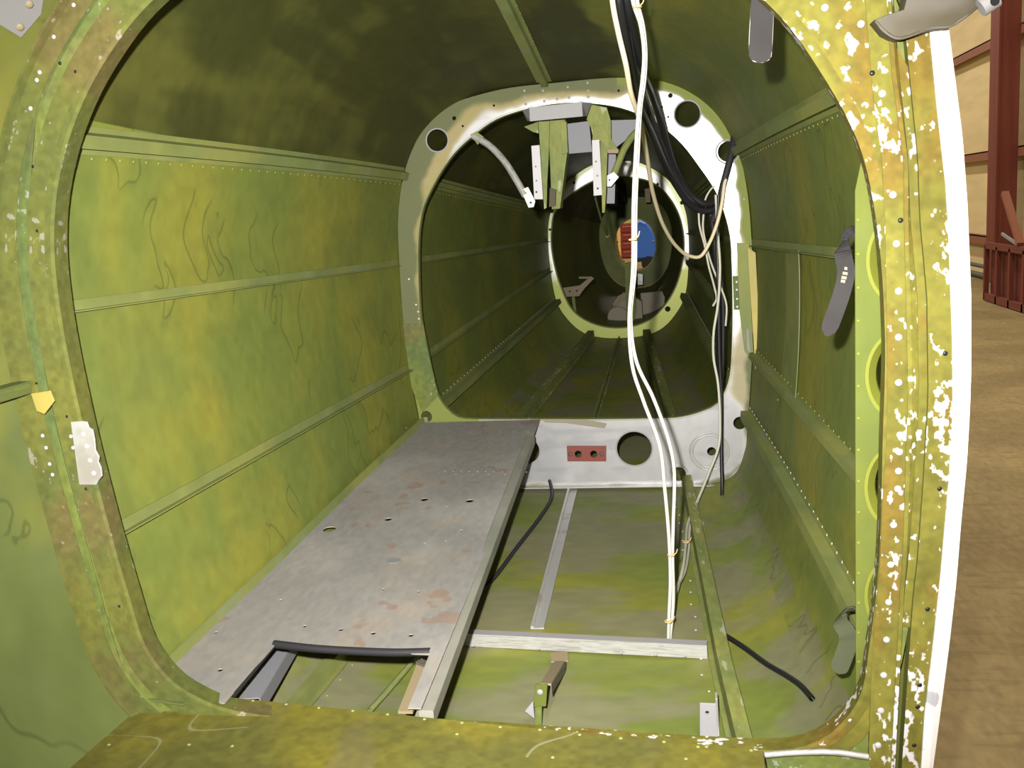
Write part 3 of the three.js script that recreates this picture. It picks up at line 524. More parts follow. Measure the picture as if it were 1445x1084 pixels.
// hanging bracket assembly at the top of the bulkhead
{
  const h = thing('header_bracket', 'light grey folded header bracket riveted under bulkhead crown', 'bracket');
  const f = (u, v) => onZ(u, v, -2.335), k = (u, v) => onZ(u, v, -2.394);
  mesh('front', plateAt([[747, 152], [821, 144], [822, 164], [748, 171]], -2.333, .003), M.cleanAlu, h);
  const quad = (a, b, c, d) => { const g = new THREE.BufferGeometry(), P = [a, b, c, d], o = P.map((p) => p.clone().add(V3(0, 0, -.002))), pos = []; for (const [q, s] of [[P, [0, 1, 2, 0, 2, 3]], [o, [0, 2, 1, 0, 3, 2]]]) for (const i of s) pos.push(...q[i].toArray()); g.setAttribute('position', new THREE.Float32BufferAttribute(pos, 3)); g.setAttribute('uv', new THREE.Float32BufferAttribute(new Array(24).fill(0), 2)); g.computeVertexNormals(); return g; };
  mesh('wing', quad(k(737, 156), f(747, 152), f(748, 171), k(744, 171)), M.cleanAlu, h);
  mesh('wing', quad(f(821, 144), k(835, 145), k(828, 164), f(822, 164)), M.cleanAlu, h);
  mesh('top_flange', quad(k(737, 156), k(835, 145), f(821, 144), f(747, 152)), M.cleanAlu, h);
  const L = thing('hanging_channel', 'scuffed green channel leg hanging left under the header bracket', 'bracket');
  mesh('outer_web', plateAt([[760, 172], [775, 171], [774, 222], [772, 255], [771, 293], [768, 295]], -2.352, .003), M.bracketGreen, L);
  mesh('inner_web', plateAt([[773, 171], [797, 169], [800, 216], [790, 294], [779, 295], [776, 222]], -2.375, .05), M.bracketGreen, L);
  mesh('edge_strip', plateAt([[791, 172], [799, 172], [801, 215], [793, 218]], -2.365, .004), M.stringer, L);
  mesh('foot', plateAt([[776, 265], [784, 268], [783, 290], [775, 292]], -2.36, .02), M.bracketBrown, L);
  mesh('side_flap', plateAt([[740, 179], [759, 172], [760, 188], [752, 186]], -2.40, .003), M.bracketGreen, L);
  const a1 = thing('angle_strip', 'white metal angle strip riveted to the left channel leg', 'strip');
  mesh('strip', plateAt([[750, 206], [761, 205], [766, 281], [754, 281]], -2.342, .003), M.whiteAlu, a1);
  for (const [u, v] of [[757, 271]]) mesh('hole', rivetAt(onZ(u, v, -2.342), V3(0, 0, 1), .003).translate(0, 0, -.0008), M.black, a1);
  for (const [u, v] of [[756, 235], [757, 255]]) rivet(onZ(u, v, -2.342), .0025, M.greyPaint, a1);
  const mid = tag(mesh('cover_sheet', plateAt([[800.5, 175], [831, 171], [835, 214], [801, 217]], -2.42, .004), M.greyPaint), 'square grey panel between the two green channel legs', 'panel');
  const Rr = thing('hanging_channel', 'green channel leg with riveted diagonal arm on the right', 'bracket');
  mesh('upper_web', plateAt([[835, 148], [856, 152], [862, 172], [862, 196], [872, 211], [858, 214], [846, 198], [838, 197], [834, 180], [828, 168]], -2.352, .004), M.bracketGreen, Rr);
  mesh('lower_web', plateAt([[847, 198], [857, 213], [855, 270], [853, 300], [850, 300]], -2.357, .03), M.bracketGreen, Rr);
  mesh('flange', plateAt([[836, 197], [838, 180], [852, 176], [860, 196], [858, 210], [846, 196]], -2.348, .003), M.stringer, Rr);
  for (const [u, v] of [[848, 190], [852, 196], [856, 202], [860, 207], [846, 184], [840, 192]]) rivet(onZ(u, v, -2.347), .0024, M.rivetGreen, Rr);
  mesh('arm_foot', plateAt([[857, 211], [873, 211], [872, 216], [858, 216]], -2.345, .006), M.tan, Rr);
  const a2 = thing('angle_strip', 'white metal angle strip riveted to the right channel leg', 'strip');
  mesh('strip', plateAt([[835.5, 198], [845.5, 197], [849.6, 275], [838, 276]], -2.340, .003), M.whiteAlu, a2);
  mesh('hole', rivetAt(onZ(843.5, 266, -2.340), V3(0, 0, 1), .003).translate(0, 0, -.0008), M.black, a2);
  for (const [u, v] of [[841, 228], [843, 248]]) rivet(onZ(u, v, -2.340), .0025, M.greyPaint, a2);
  tag(mesh('cover_sheet', plateAt([[862, 170], [898, 169], [897, 187], [869, 208], [862, 196]], -2.425, .004), M.greyPaint), 'grey panel with a slanting lower edge right of the channel legs', 'panel');
  tag(mesh('cover_sheet', plateAt([[857, 217], [869, 217], [867, 287], [855, 287]], -2.43, .004), M.greyPaint), 'narrow grey plate hanging below the slanted grey panel', 'plate');
  // struts
  const s1 = thing('support_strut', 'thin grey strut slanting from bulkhead rim to the left', 'strut');
  const c1 = [[668, 192, -2.392], [690, 205, -2.38], [712, 228, -2.36], [731, 258, -2.34], [741, 276, -2.33]].map(([u, v, z]) => onZ(u, v, z));
  mesh('tube', tube(c1, .0085, 10), M.alu, s1);
  mesh('flattened_end', plateAt([[735, 268], [745, 264], [755, 284], [753, 292], [746, 293]], -2.326, .004), M.alu, s1);
  mesh('bolt_hole', rivetAt(onZ(749, 286, -2.326), V3(0, 0, 1), .0032).translate(0, 0, -.0008), M.black, s1);
  mesh('clip', plateAt([[664, 190], [672, 186], [682, 193], [674, 204]], -2.386, .006), M.stringer, s1);
  const s2 = thing('support_strut', 'curved grey green strut rising behind the white wires', 'strut');
  mesh('tube', tube([[864, 252, -2.345], [872, 232, -2.355], [881, 210, -2.37], [893, 192, -2.385], [906, 180, -2.39]].map(([u, v, z]) => onZ(u, v, z)), .0085, 10), M.stringer, s2);
  mesh('flattened_end', plateAt([[857, 248], [866, 243], [873, 250], [862, 263], [857, 263]], -2.336, .004), M.alu, s2);
  mesh('bolt_hole', rivetAt(onZ(860, 254, -2.336), V3(0, 0, 1), .003).translate(0, 0, -.0008), M.black, s2);
  const vc = thing('control_cable', 'two thin green control cables meeting in a V below the leg', 'cable');
  mesh('strand', tube([onZ(840, 279, -2.36), onZ(848, 308, -2.6), onZ(857, 333, -2.9)], .0028, 6), M.stringer, vc);
  mesh('strand', tube([onZ(854, 292, -2.38), onZ(855, 312, -2.6), onZ(857, 333, -2.9)], .0028, 6), M.stringer, vc);
  mesh('ferrule', new THREE.SphereGeometry(.006, 8, 6).translate(...onZ(857, 333, -2.9).toArray()), M.tan, vc);
}
// tall yellow channel beside the bulkhead
{
  const c = thing('channel_bracket', 'tall narrow yellow edged channel bracket beside the bulkhead', 'bracket');
  mesh('web', plateAt([[1040, 343], [1057, 344], [1060, 440], [1063, 500], [1068, 521], [1051, 496], [1044, 440]], -2.372, .004), M.stringer, c);
  mesh('edge', plateAt([[1055, 349], [1066, 357], [1070, 440], [1075, 514], [1066, 521], [1063, 470], [1058, 400]], -2.352, .004), M.yellowStrip, c);
  mesh('slot', plateAt([[1053, 464], [1057, 464], [1059, 500], [1054, 492]], -2.366, .003), M.railGrey, c);
}

// ---------------------------------------------------------------- rear bulkheads
function ringBulkhead(name, label, z, inner, mat, lip, extra = []) {
  const st = STATIONS.find((s) => Math.abs(s.z - z) < .01).ring, out = []; for (let i = 0; i < 96; i++) { const p = ringPoint(st, i / 4); out.push(V2(p[0] * .996, p[1] * .996)); }
  const inn = smooth2(inner, 90), o = thing(name, label, 'bulkhead');
  mesh('web', bulkUV(plate(out, z + .001, .002, [new THREE.Path(inn.slice().reverse()), ...extra], .0004)), mat, o);
  const fr = inn.map((p, i) => { const n = inn.length, d = inn[(i + 1) % n].clone().sub(inn[(i + n - 1) % n]).normalize(); let q = V2(-d.y, d.x); if (q.dot(p) < 0) q.negate(); return { o: V3(p.x, p.y, z), a: V3(q.x, q.y, 0), b: V3(0, 0, 1) }; });
  mesh('flange', sweep(fr, [[.004, .0012], [0, .0012], [-.003, -.003], [-.003, -.02], [-.001, -.02], [0, -.002]], true), lip, o);
  return o;
}
M.bulk3 = std({ map: texture(512, 512, (u, v) => { const x = u - .5, y = v * 1.1 - .6, n = fbm(x * 12 + 9, y * 12 + 9, 451, 4), k = sstep(-.07, -.16, y + (n - .5) * .12), r = Math.hypot(x / .305, (y + .04) / .385), rim = sstep(.97, 1.02, r + (n - .5) * .10); let c = [.78, .78, .78].map((q) => q * (.85 + .25 * n)); c = mix3(c, [.27, .30, .07], Math.max(k, rim * .8)); return c; }), roughness: .42, metalness: .4 });
const b3in = [[-.267, .146], [-.288, .055], [-.287, -.038], [-.263, -.164], [-.206, -.293], [-.1, -.358], [.02, -.372], [.12, -.345], [.19, -.285], [.248, -.19], [.283, -.039], [.272, .082], [.23, .175], [.158, .245], [.038, .277], [-.084, .271], [-.211, .204]];
const b3 = ringBulkhead('rear_bulkhead', 'smaller oval ring bulkhead further aft, white above and olive below', -4.272, b3in, M.bulk3, M.stringer, [circle(.205, -.30, .012)]);
for (const [u, v] of [[776, 324], [774, 394], [810, 258], [928, 260], [804, 458]]) mesh('rivet_hole', rivetAt(onZ(u, v, -4.27), V3(0, 0, 1), .006).translate(0, 0, -.001), M.black, b3);
const b4 = ringBulkhead('tail_bulkhead', 'dark green bulkhead with a round opening near the tail', -6.002, Array.from({ length: 24 }, (_, i) => { const a = i / 24 * Math.PI * 2; return [-.005 + .128 * Math.cos(a), -.085 + .160 * Math.sin(a)]; }), M.stringer, M.yellowStrip);
mesh('outer_flange', tube(Array.from({ length: 15 }, (_, i) => { const p = skin(-5.99, 8.6 + i * .49); return p.o.addScaledVector(p.n, -.006); }), .004, 6), M.yellowStrip, b4);  // bright arc drawn in for the highlight on the lower bulkhead edge
// fittings between the rear bulkheads
{
  const sh = thing('shelf_bracket', 'tan shelf bracket on the left of the tail cone', 'bracket');
  mesh('tray', plateAt([[790, 407], [818, 403], [834, 390], [838, 393], [824, 408], [817, 418], [792, 419]], -4.42, .02), M.tan, sh);
  mesh('leg', plateAt([[807, 419], [811, 419], [814, 446], [810, 446]], -4.45, .006), M.stringer, sh);
  for (const u of [794, 804, 814]) mesh('hole', rivetAt(onZ(u, 412 - (u - 794) * .08, -4.42), V3(0, 0, 1), .005).translate(0, 0, -.001), M.black, sh);
  tag(mesh('shelf_strip', plateAt([[817, 390.5], [836, 390.5], [836, 393.5], [817, 393.5]], -4.7, .01), M.tan), 'short tan strip above the shelf bracket', 'strip');
  tag(mesh('tan_gusset', plateAt([[779, 369], [784, 372], [785, 390], [780, 398]], -4.32, .006), M.tan), 'small tan gusset just behind the oval bulkhead', 'gusset');
  const mech = thing('tailwheel_mechanism', 'grey brown control mechanism with posts standing in the tail cone', 'mechanism');
  mesh('post', plateAt([[882, 372], [896, 370], [897, 440], [892, 470], [884, 470]], -4.75, .05), M.stringer, mech);
  mesh('base', plateAt([[870, 430], [880, 412], [905, 425], [908, 468], [872, 466], [864, 450]], -4.8, .08), M.pulley, mech);
  mesh('pulley', new THREE.CylinderGeometry(.05, .05, .02, 24).rotateX(Math.PI / 2).translate(...onZ(872, 447, -4.78).toArray()), M.pulley, mech);
  mesh('cover', plateAt([[865, 428], [872, 418], [884, 412], [887, 418], [876, 426], [866, 434]], -4.77, .02), M.tan, mech);
  mesh('shackle', plateAt([[900, 386], [907, 387], [907, 402], [900, 402]], -5.4, .02), M.alu, mech);
  tag(mesh('inspection_plate', plateAt([[904, 414], [934, 411], [938, 420], [936, 445], [925, 454], [906, 454]], -4.9, .006), M.pulley), 'grey rounded inspection plate in the tail cone bottom', 'plate');
  tag(mesh('junction_box', new RoundedBoxGeometry(.05, .07, .04, 2, .004).translate(...onZ(866, 282, -5.2).toArray()), M.greyPaint), 'pale box hanging in the dark tail cone', 'box');
  const blk = onZ(878, 272, -5.25); tag(mesh('black_clamp', [box(blk.x, blk.y, blk.z, .04, .10, .05, .006)], M.black), 'black clamp beside the pale tail cone box', 'clamp');
  tag(mesh('wooden_block', box(...onZ(914, 276, -5.3).toArray(), .03, .075, .03, .004), M.tan), 'small tan block hanging in tail cone behind the wires', 'block');
  tag(mesh('floor_label', bar(onSlope(874, 524, -.552, -2.402, .0685), onSlope(878, 506, -.552, -2.402, .0685), .07, .002), M.yellowStrip), 'pale yellow patch on keel behind main bulkhead', 'patch');
}

// ---------------------------------------------------------------- near bay: floor panel, rails, brackets
const panelY = (z) => -.475 + (ZF - z) * .0857;
{
  const P = (u, v) => { const p = onSlope(u, v, -.475, ZF, .0857); return V2(p.x, -p.z); };
  const s = new THREE.Shape([V2(-.404, 2.392), V2(-.098, 2.392), V2(-.086, 1.135), V2(-.104, 1.135), P(606, 925), P(500, 920), P(390, 909), V2(-.364, 1.135), V2(-.494, 1.135), V2(-.481, 1.34), V2(-.463, 1.58), V2(-.442, 1.93)]);
  for (const [u, v, r] of [[548, 734, .0075], [599, 706, .008], [663, 708, .008], [465, 748, .0125], [396, 848, .0028], [430, 885, .0035], [481, 890, .0038], [527, 895, .004], [580, 898, .004], [541, 833, .003], [591, 836, .003], [651, 750, .0035], [629, 765, .0026], [630, 716, .0026], [305, 894, .0035], [311, 947, .004], [600, 768, .0026]]) { const c = P(u, v); s.holes.push(circle(c.x, c.y, r)); }
  const g = new THREE.ExtrudeGeometry(s, { depth: .0016, bevelEnabled: false, curveSegments: 18 });
  // shape y is -z: lay it on the sloping plane y = panelY(z)
  g.applyMatrix4(new THREE.Matrix4().set(1, 0, 0, 0, 0, .0857, 1, -.475 - 1.128 * .0857, 0, -1, 0, 0, 0, 0, 0, 1)); g.computeVertexNormals();
  const fp = thing('floor_panel', 'scuffed grey sheet metal floor panel with drilled holes', 'floor panel');
  mesh('sheet', g, M.panelGrey, fp);
  const onP = (u, v, h = .002) => { const p = onSlope(u, v, -.475, ZF, .0857); p.y += h; return p; };
  const pl = onP(556, 793); mesh('plug', new THREE.CylinderGeometry(.013, .013, .001, 24).translate(pl.x, pl.y + .0002, pl.z), M.greyPaint, fp);
  const list = []; for (let i = 0; i < 11; i++) { list.push(rivetAt(onP(628 + i * 11.5, 666.5 + i * .1), V3(0, 1, 0), .002)); if (i % 2) list.push(rivetAt(onP(632 + i * 11.5, 671), V3(0, 1, 0), .002)); }
  for (let i = 0; i < 5; i++) list.push(rivetAt(onP(662 + i * 21, 592 + (i % 2)), V3(0, 1, 0), .0022), rivetAt(onP(665 + i * 20, 611), V3(0, 1, 0), .002));
  stuff(mesh('rivet_row', mergeAll(list), M.cleanAlu, fp));
  const fl = []; for (const [u, v] of [[572, 612], [545, 627], [515, 653], [484, 682], [449, 713], [421, 738], [392, 768], [346, 809], [321, 831], [297, 857], [268, 885], [247, 902]]) fl.push(rivetAt(V3(0, 0, 0).copy(onP(u, v, .014)).add(V3(.004, 0, 0)), V3(1, .3, 0), .0026));
  const pts = [[-.4045, -2.39], [-.4425, -1.93], [-.4635, -1.58], [-.4815, -1.34], [-.494, -1.14]];
  const f = pts.map(([x, z]) => ({ o: V3(x + .002, panelY(z) + .001, z), a: V3(-1, 0, 0), b: V3(0, 1, 0) }));
  const lf = mesh('side_flange', sweep(f, [[0, 0], [.003, .017], [.005, .017], [.002, 0]]), M.stringer, fp);
  stuff(mesh('rivet_row', mergeAll(fl), M.rivetGreen, lf));
  // rubber trim of the cut-out
  mesh('edge_trim', tube([onP(387, 909, .0), onP(440, 916, .001), onP(500, 919, .0), onP(560, 921, 0), onP(607, 920, 0)], .0062, 8), M.rubber, fp);
  mesh('edge_trim', tube([onP(386, 909, -.002), onP(330, 979, -.002)], .004, 6), M.rubber, fp);
  // rail along the right edge
  const rail = thing('floor_rail', 'grey green channel rail along the grey floor panel', 'rail');
  const a = onP(746, 622, .012), b = onSlope(596, 1004, -.484, ZF, .0857), rf = [a, b].map((o) => ({ o, a: V3(1, 0, 0), b: V3(0, 1, 0) }));
  mesh('channel', sweep(rf, [[-.005, -.012], [-.005, 0], [-.003, .0015], [.0135, .0015], [.015, 0], [.015, -.02], [-.003, -.02], [-.003, -.012]]), M.railGrey, rail);
  mesh('lip', sweep(rf, [[-.012, -.0115], [-.012, -.0095], [-.006, -.0095], [-.006, -.0115]]), M.railGrey, rail);
  const under = thing('rail_strip', 'white tan strip under the rail end beside the cut out', 'strip');
  mesh('strip', bar(onP(598, 925, -.012), onP(571, 994, -.012), .02, .004), M.tan, under);
  mesh('rust_clamp', bar(onP(590, 926, -.008), onP(605, 932, -.008), .012, .004), M.bracketBrown, under);
  const ch = thing('support_channel', 'pale grey support channel seen inside the floor cut out', 'channel');
  const y = -.515, c0 = onY(352, 986, y), c1 = onY(402, 905, y);
  mesh('web', bar(c0, c1.clone().lerp(c0, -.4), .032, .002), M.greyPaint, ch);
  const off = V3(.016, -.012, 0); mesh('flange', bar(c0.clone().add(off), c1.clone().lerp(c0, -.4).add(off), .002, .024), M.greyPaint, ch);
}
const keelY = (x, z) => { let lo = 7, hi = 12.0; for (let i = 0; i < 24; i++) { const m = (lo + hi) / 2; if (skin(z, m).o.x > Math.abs(x)) lo = m; else hi = m; } return skin(z, lo).o.y; };
const KEEL = (u, v, h = 0) => { let a = -1.14, b = -2.6; const d = ray(u, v), at = (z) => EYE.clone().addScaledVector(d, z / d.z), above = (z) => { const p = at(z); return p.y > keelY(p.x, z) + h; }; for (let z = a; z > b; z -= .02) { if (!above(z)) { b = z; break; } a = z; } for (let i = 0; i < 20; i++) { const m = (a + b) / 2; if (above(m)) a = m; else b = m; } return at(a); };
{
  const cb = thing('cross_bar', 'bright scuffed metal angle bar lying across the keel', 'bar');
  const a = KEEL(640, 902, .012), b = KEEL(998, 920, .012);
  mesh('upright', bar(V3(a.x, a.y, a.z), V3(b.x, b.y, b.z), .0025, .024), M.alu, cb);
  mesh('foot', bar(V3(a.x, a.y + .011, a.z - .009), V3(b.x, b.y + .011, b.z - .009), .018, .002), M.cleanAlu, cb);
  for (const u of [668, 760, 876, 925, 966]) { const p = KEEL(u, 909 + (u - 640) * .05, .014); p.z += .0018; rivet(p, .003, M.cleanAlu, cb); }
  // bent bracket hanging on the bar
  const br = thing('bent_bracket', 'bent tan bracket with a green clip fixed to cross bar', 'bracket');
  const zc = -1.345, A0 = KEEL(789, 921, .014), A1 = KEEL(790, 934, .014), A2 = onZ(770, 966, zc - .01);
  mesh('arm', [bar(A0, A1, .03, .003), bar(A1, A2, .017, .003)], M.tan, br);
  mesh('arm_flange', bar(A1.clone().add(V3(.010, -.007, 0)), A2.clone().add(V3(.008, -.008, 0)), .002, .014), M.bracketBrown, br);
  const clip = mesh('clip', plateAt([[756, 967], [772, 967], [770, 997], [754, 997]], zc, .004), M.lime, br);
  rivet(onZ(762, 977, zc), .005, M.cleanAlu, clip);
  mesh('post', plateAt([[755, 997], [764, 997], [764, 1023], [755, 1023]], zc - .004, .008), M.frameGreen, br);
  mesh('tongue', plateAt([[741, 1004], [752, 990], [754, 1014]], zc - .006, .004), M.cleanAlu, br);
  const up = thing('upright_clip', 'pale upright angle clip with one hole by the right stringer', 'clip');
  const hp = onZ(998, 1006, -1.33), pts = [[988, 993], [1010, 994], [1014, 1060], [988, 1060]].map(([u, v]) => onZ(u, v, -1.33));
  mesh('face', plate(pts, -1.33, .003, [circle(hp.x, hp.y, .003)]), M.cleanAlu, up);
  mesh('side', plateAt([[1010, 987], [1012, 987], [1016, 1060], [1013, 1060]], -1.331, .02), M.alu, up);
  const fc = thing('eyelet', 'small olive cable eyelet on the right wall stringer', 'eyelet');
  const q = skin(-2.05, 7.62); mesh('ring', new THREE.TorusGeometry(.007, .0022, 6, 16).rotateY(-Math.PI / 2.4).translate(...onZ(1104, 570, -2.06).toArray()), M.yellowStrip, fc);
  mesh('stem', bar(onZ(1108, 571, -2.06), q.o.clone(), .004, .004), M.yellowStrip, fc);
}
// webbing straps hanging from the frame
{
  const ribbon = (pts, w, t, wide) => { const c = new THREE.CatmullRomCurve3(pts, false, 'centripetal'), f = []; const N = 36; for (let i = 0; i <= N; i++) { const k = i / N, d = c.getTangent(k), a = wide(k); a.addScaledVector(d, -a.dot(d)).normalize(); const e = clamp((k - .94) / .06), sc = Math.sqrt(Math.max(.05, 1 - e * e)); f.push({ o: c.getPoint(k), b: new THREE.Vector3().crossVectors(a, d), a: a.multiplyScalar(sc) }); } return sweep(f, [[-w, -t], [-w, t], [w, t], [w, -t]]); };
  const lerpDir = (a, b, k) => a.clone().lerp(b, k);
  const s1 = thing('metal_strap', 'grey metal strap curling from the slotted web with worn stencil', 'strap');
  const p1 = [[1214, 330, -1.185], [1203, 330, -1.20], [1193, 338, -1.21], [1189, 352, -1.20], [1191, 366, -1.20], [1194, 385, -1.20], [1189, 410, -1.20], [1179, 440, -1.20], [1166, 474, -1.20]].map(([u, v, z]) => onZ(u, v, z));
  mesh('band', ribbon(p1, .0098, .0009, (k) => lerpDir(V3(.1, .5, .9), V3(.94, .3, .15), sstep(.18, .5, k))), M.strap, s1);
  for (const [u, v, w] of [[1194, 379, 3], [1193, 386, 6], [1191.5, 392, 6], [1190, 397, 5]]) mesh('stencil_mark', plateAt([[u - w / 2, v - 2], [u + w / 2, v - 1], [u + w / 2 - .6, v + 2], [u - w / 2 - .6, v + 1]], -1.1955, .0008), M.stencil, s1);
  const s2 = thing('metal_strap', 'metal strap with painted green shade hanging low beside the keel stringer', 'strap');
  const p2 = [[1215, 862, -1.19], [1203, 860, -1.20], [1190, 866, -1.21], [1186, 878, -1.20], [1195, 892, -1.195], [1197, 905, -1.195], [1190, 928, -1.195], [1181, 950, -1.195]].map(([u, v, z]) => onZ(u, v, z));
  mesh('band', ribbon(p2, .011, .0009, (k) => lerpDir(V3(.1, .4, .9), V3(.88, .42, .2), sstep(.25, .55, k))), M.strapShadeTint, s2);
  const s3 = thing('metal_strap', 'straight grey metal strap hanging from the arch of the frame', 'strap');
  const g3 = plateAt([[1063, -60], [1094, -55], [1089, 70], [1087, 82], [1080, 87], [1070, 88], [1060, 84], [1057, 78]], -1.16, .002);
  mesh('band', g3, M.strap, s3);
  mesh('worn_edge', tube([[1063, -40], [1057.5, 74], [1060, 84], [1070, 88], [1080, 87], [1087, 82], [1089, 70], [1093, -40]].map(([u, v]) => onZ(u, v, -1.161)), .0007, 5, 60), M.strapEdge, s3);
}

// ---------------------------------------------------------------- wires
const W = (list) => list.map(([u, v, z]) => onZ(u, v, z));
function wire(name, label, pts, r, mat, cat = 'wire', group) { return tag(mesh(name, tube(W(pts), r, 8, pts.length * 10), mat), label, cat, group); }
wire('wire', 'white wire with twine ties hanging from roof to cross bar', [[893, -60, -1.46], [893, 0, -1.46], [904, 35, -1.46], [909, 75, -1.47], [907, 110, -1.47], [902, 150, -1.48], [897, 220, -1.5], [894, 290, -1.51], [893, 380, -1.53], [888, 455, -1.54], [893, 520, -1.55], [908, 566, -1.56], [931, 630, -1.57], [938, 690, -1.58], [944, 760, -1.59], [946, 820, -1.6], [944, 870, -1.6], [943, 905, -1.61]], .0031, M.whiteWire);
wire('wire', 'white wire bowed outward beside the tied white wire', [[899, -60, -1.47], [899, 0, -1.47], [907, 35, -1.47], [911, 75, -1.48], [909, 115, -1.48], [904, 150, -1.49], [900, 220, -1.51], [897, 290, -1.52], [896, 380, -1.54], [890, 450, -1.55], [898, 510, -1.56], [922, 562, -1.57], [943, 620, -1.58], [951, 660, -1.59], [950, 740, -1.6], [949, 780, -1.6], [950, 850, -1.61], [945, 905, -1.62]], .0031, M.whiteWire);
wire('wire', 'pale wire looping through the ring bulkhead beside the white wires', [[862, -60, -1.46], [864, 0, -1.46], [873, 48, -1.48], [883, 90, -1.5], [890, 130, -1.55], [903, 170, -1.65], [912, 215, -1.8], [922, 275, -2.0], [937, 320, -2.15], [955, 348, -2.25], [972, 361, -2.3], [988, 362, -2.32], [1000, 345, -2.33], [1012, 315, -2.34], [1019, 285, -2.34], [1022, 262, -2.35], [1029, 232, -2.37], [1037, 198, -2.385]], .0042, M.creamWire);
const bl = 'bundle of black cables';
wire('cable', 'thick black cable running from roof down the bulkhead opening', [[872, -60, -1.5], [873, 0, -1.5], [882, 55, -1.55], [891, 105, -1.65], [903, 150, -1.8], [920, 190, -2.0], [938, 232, -2.2], [954, 262, -2.3], [972, 287, -2.34], [990, 297, -2.36], [1006, 296, -2.37], [1016, 286, -2.38]], .0075, M.black, 'cable');
wire('cable', 'black cable crossing bulkhead face before joining the bundle', [[882, -60, -1.52], [884, 0, -1.52], [894, 50, -1.6], [908, 100, -1.75], [920, 132, -1.95], [932, 170, -2.15], [942, 210, -2.25], [955, 245, -2.32], [975, 275, -2.35], [995, 288, -2.36], [1010, 284, -2.37]], .0085, M.black, 'cable');
wire('cable', 'thinner black cable between the two thick black cables', [[877, -60, -1.53], [878, 0, -1.53], [889, 60, -1.6], [899, 112, -1.75], [912, 150, -1.9], [930, 195, -2.1], [948, 238, -2.28], [966, 272, -2.34], [986, 288, -2.36], [1004, 290, -2.37]], .005, M.rubber, 'cable');
wire('cable', 'grey black cable sheath rising to the bulkhead notch', [[1036, 192, -2.385], [1033, 212, -2.37], [1026, 240, -2.36], [1020, 262, -2.36], [1014, 290, -2.37], [1006, 312, -2.38]], .008, M.rubber, 'cable');
wire('cable', 'long black cable hanging in front of the bulkhead bottom corner', [[1014, 275, -2.36], [1012, 340, -2.36], [1014, 420, -2.355], [1015, 500, -2.35], [1018, 560, -2.345], [1018, 640, -2.33], [1019, 700, -2.3], [1014, 765, -2.22], [1006, 795, -2.15], [1001, 817, -2.08]], .0045, M.black, 'cable');
wire('wire', 'thin pale wire hanging along the right bulkhead edge to keel', [[1010, 275, -2.36], [1013, 330, -2.36], [1016, 380, -2.35], [1013, 430, -2.35], [1007, 470, -2.34], [1007, 505, -2.34], [1013, 540, -2.33], [1016, 590, -2.32], [1014, 630, -2.31], [1000, 668, -2.28], [985, 705, -2.22], [971, 738, -2.1], [968, 765, -1.98], [964, 800, -1.85], [955, 835, -1.75]], .0032, M.greyWire);
wire('wire', 'short grey wire tied beside the thin pale wire', [[985, 706, -2.23], [974, 742, -2.1], [972, 775, -1.98], [966, 808, -1.85], [954, 832, -1.74], [949, 870, -1.65], [946, 903, -1.62]], .003, M.greyWire);
wire('wire', 'short pale wire dangling right of the opening with loose end', [[986, 300, -2.4], [987, 318, -2.4], [994, 345, -2.4], [1000, 375, -2.4], [1008, 405, -2.41], [1011, 422, -2.41], [1006, 432, -2.41]], .0026, M.greyWire);
wire('wire', 'second dangling wire crossing behind the thin pale wire', [[993, 300, -2.41], [992, 322, -2.41], [998, 352, -2.41], [1006, 378, -2.42], [1017, 405, -2.42], [1025, 430, -2.42], [1024, 460, -2.42]], .0026, M.greyWire);
wire('cable', 'black harness hanging in shade behind the dangling wires', [[1002, 295, -2.42], [1008, 340, -2.43], [1012, 400, -2.44], [1014, 470, -2.44], [1016, 560, -2.44]], .008, M.black, 'cable');
wire('cable', 'second black harness strand against right bulkhead edge', [[1010, 300, -2.43], [1014, 360, -2.44], [1020, 420, -2.45], [1020, 500, -2.45], [1018, 560, -2.45]], .005, M.rubber, 'cable');
wire('wire', 'small pale loop of wire above the black bundle', [[1008, 262, -2.37], [1001, 270, -2.37], [995, 283, -2.37], [996, 294, -2.37]], .0022, M.greyWire);
tag(mesh('cable', tube([KEEL(768, 660, .02), KEEL(776, 680, .02), KEEL(778, 703, .015), KEEL(760, 733, .01), KEEL(730, 772, .008), KEEL(700, 812, .008), KEEL(668, 848, .008), KEEL(640, 880, .008)], .0045, 8), M.rubber), 'loose grey black cable curving over the keel by the rail', 'cable');
tag(mesh('cable', tube([KEEL(1016, 892, .012), KEEL(1050, 914, .008), KEEL(1080, 936, .006), KEEL(1112, 955, .006), KEEL(1130, 968, .006), KEEL(1146, 986, .006)], .0045, 8), M.black), 'short black cable lying right of the keel stringer', 'cable');
tag(mesh('cable', tube([KEEL(590, 925, .01), KEEL(560, 960, .01), KEEL(522, 1003, .01)], .005, 8), M.stringer), 'dark cable lying under the floor cut out', 'cable');
tag(mesh('cable', tube([onZ(263, 888, -1.3), onZ(252, 912, -1.27), onZ(233, 945, -1.24)], .003, 8), M.rubber), 'short dark rod leaning against left skin at the panel edge', 'rod');
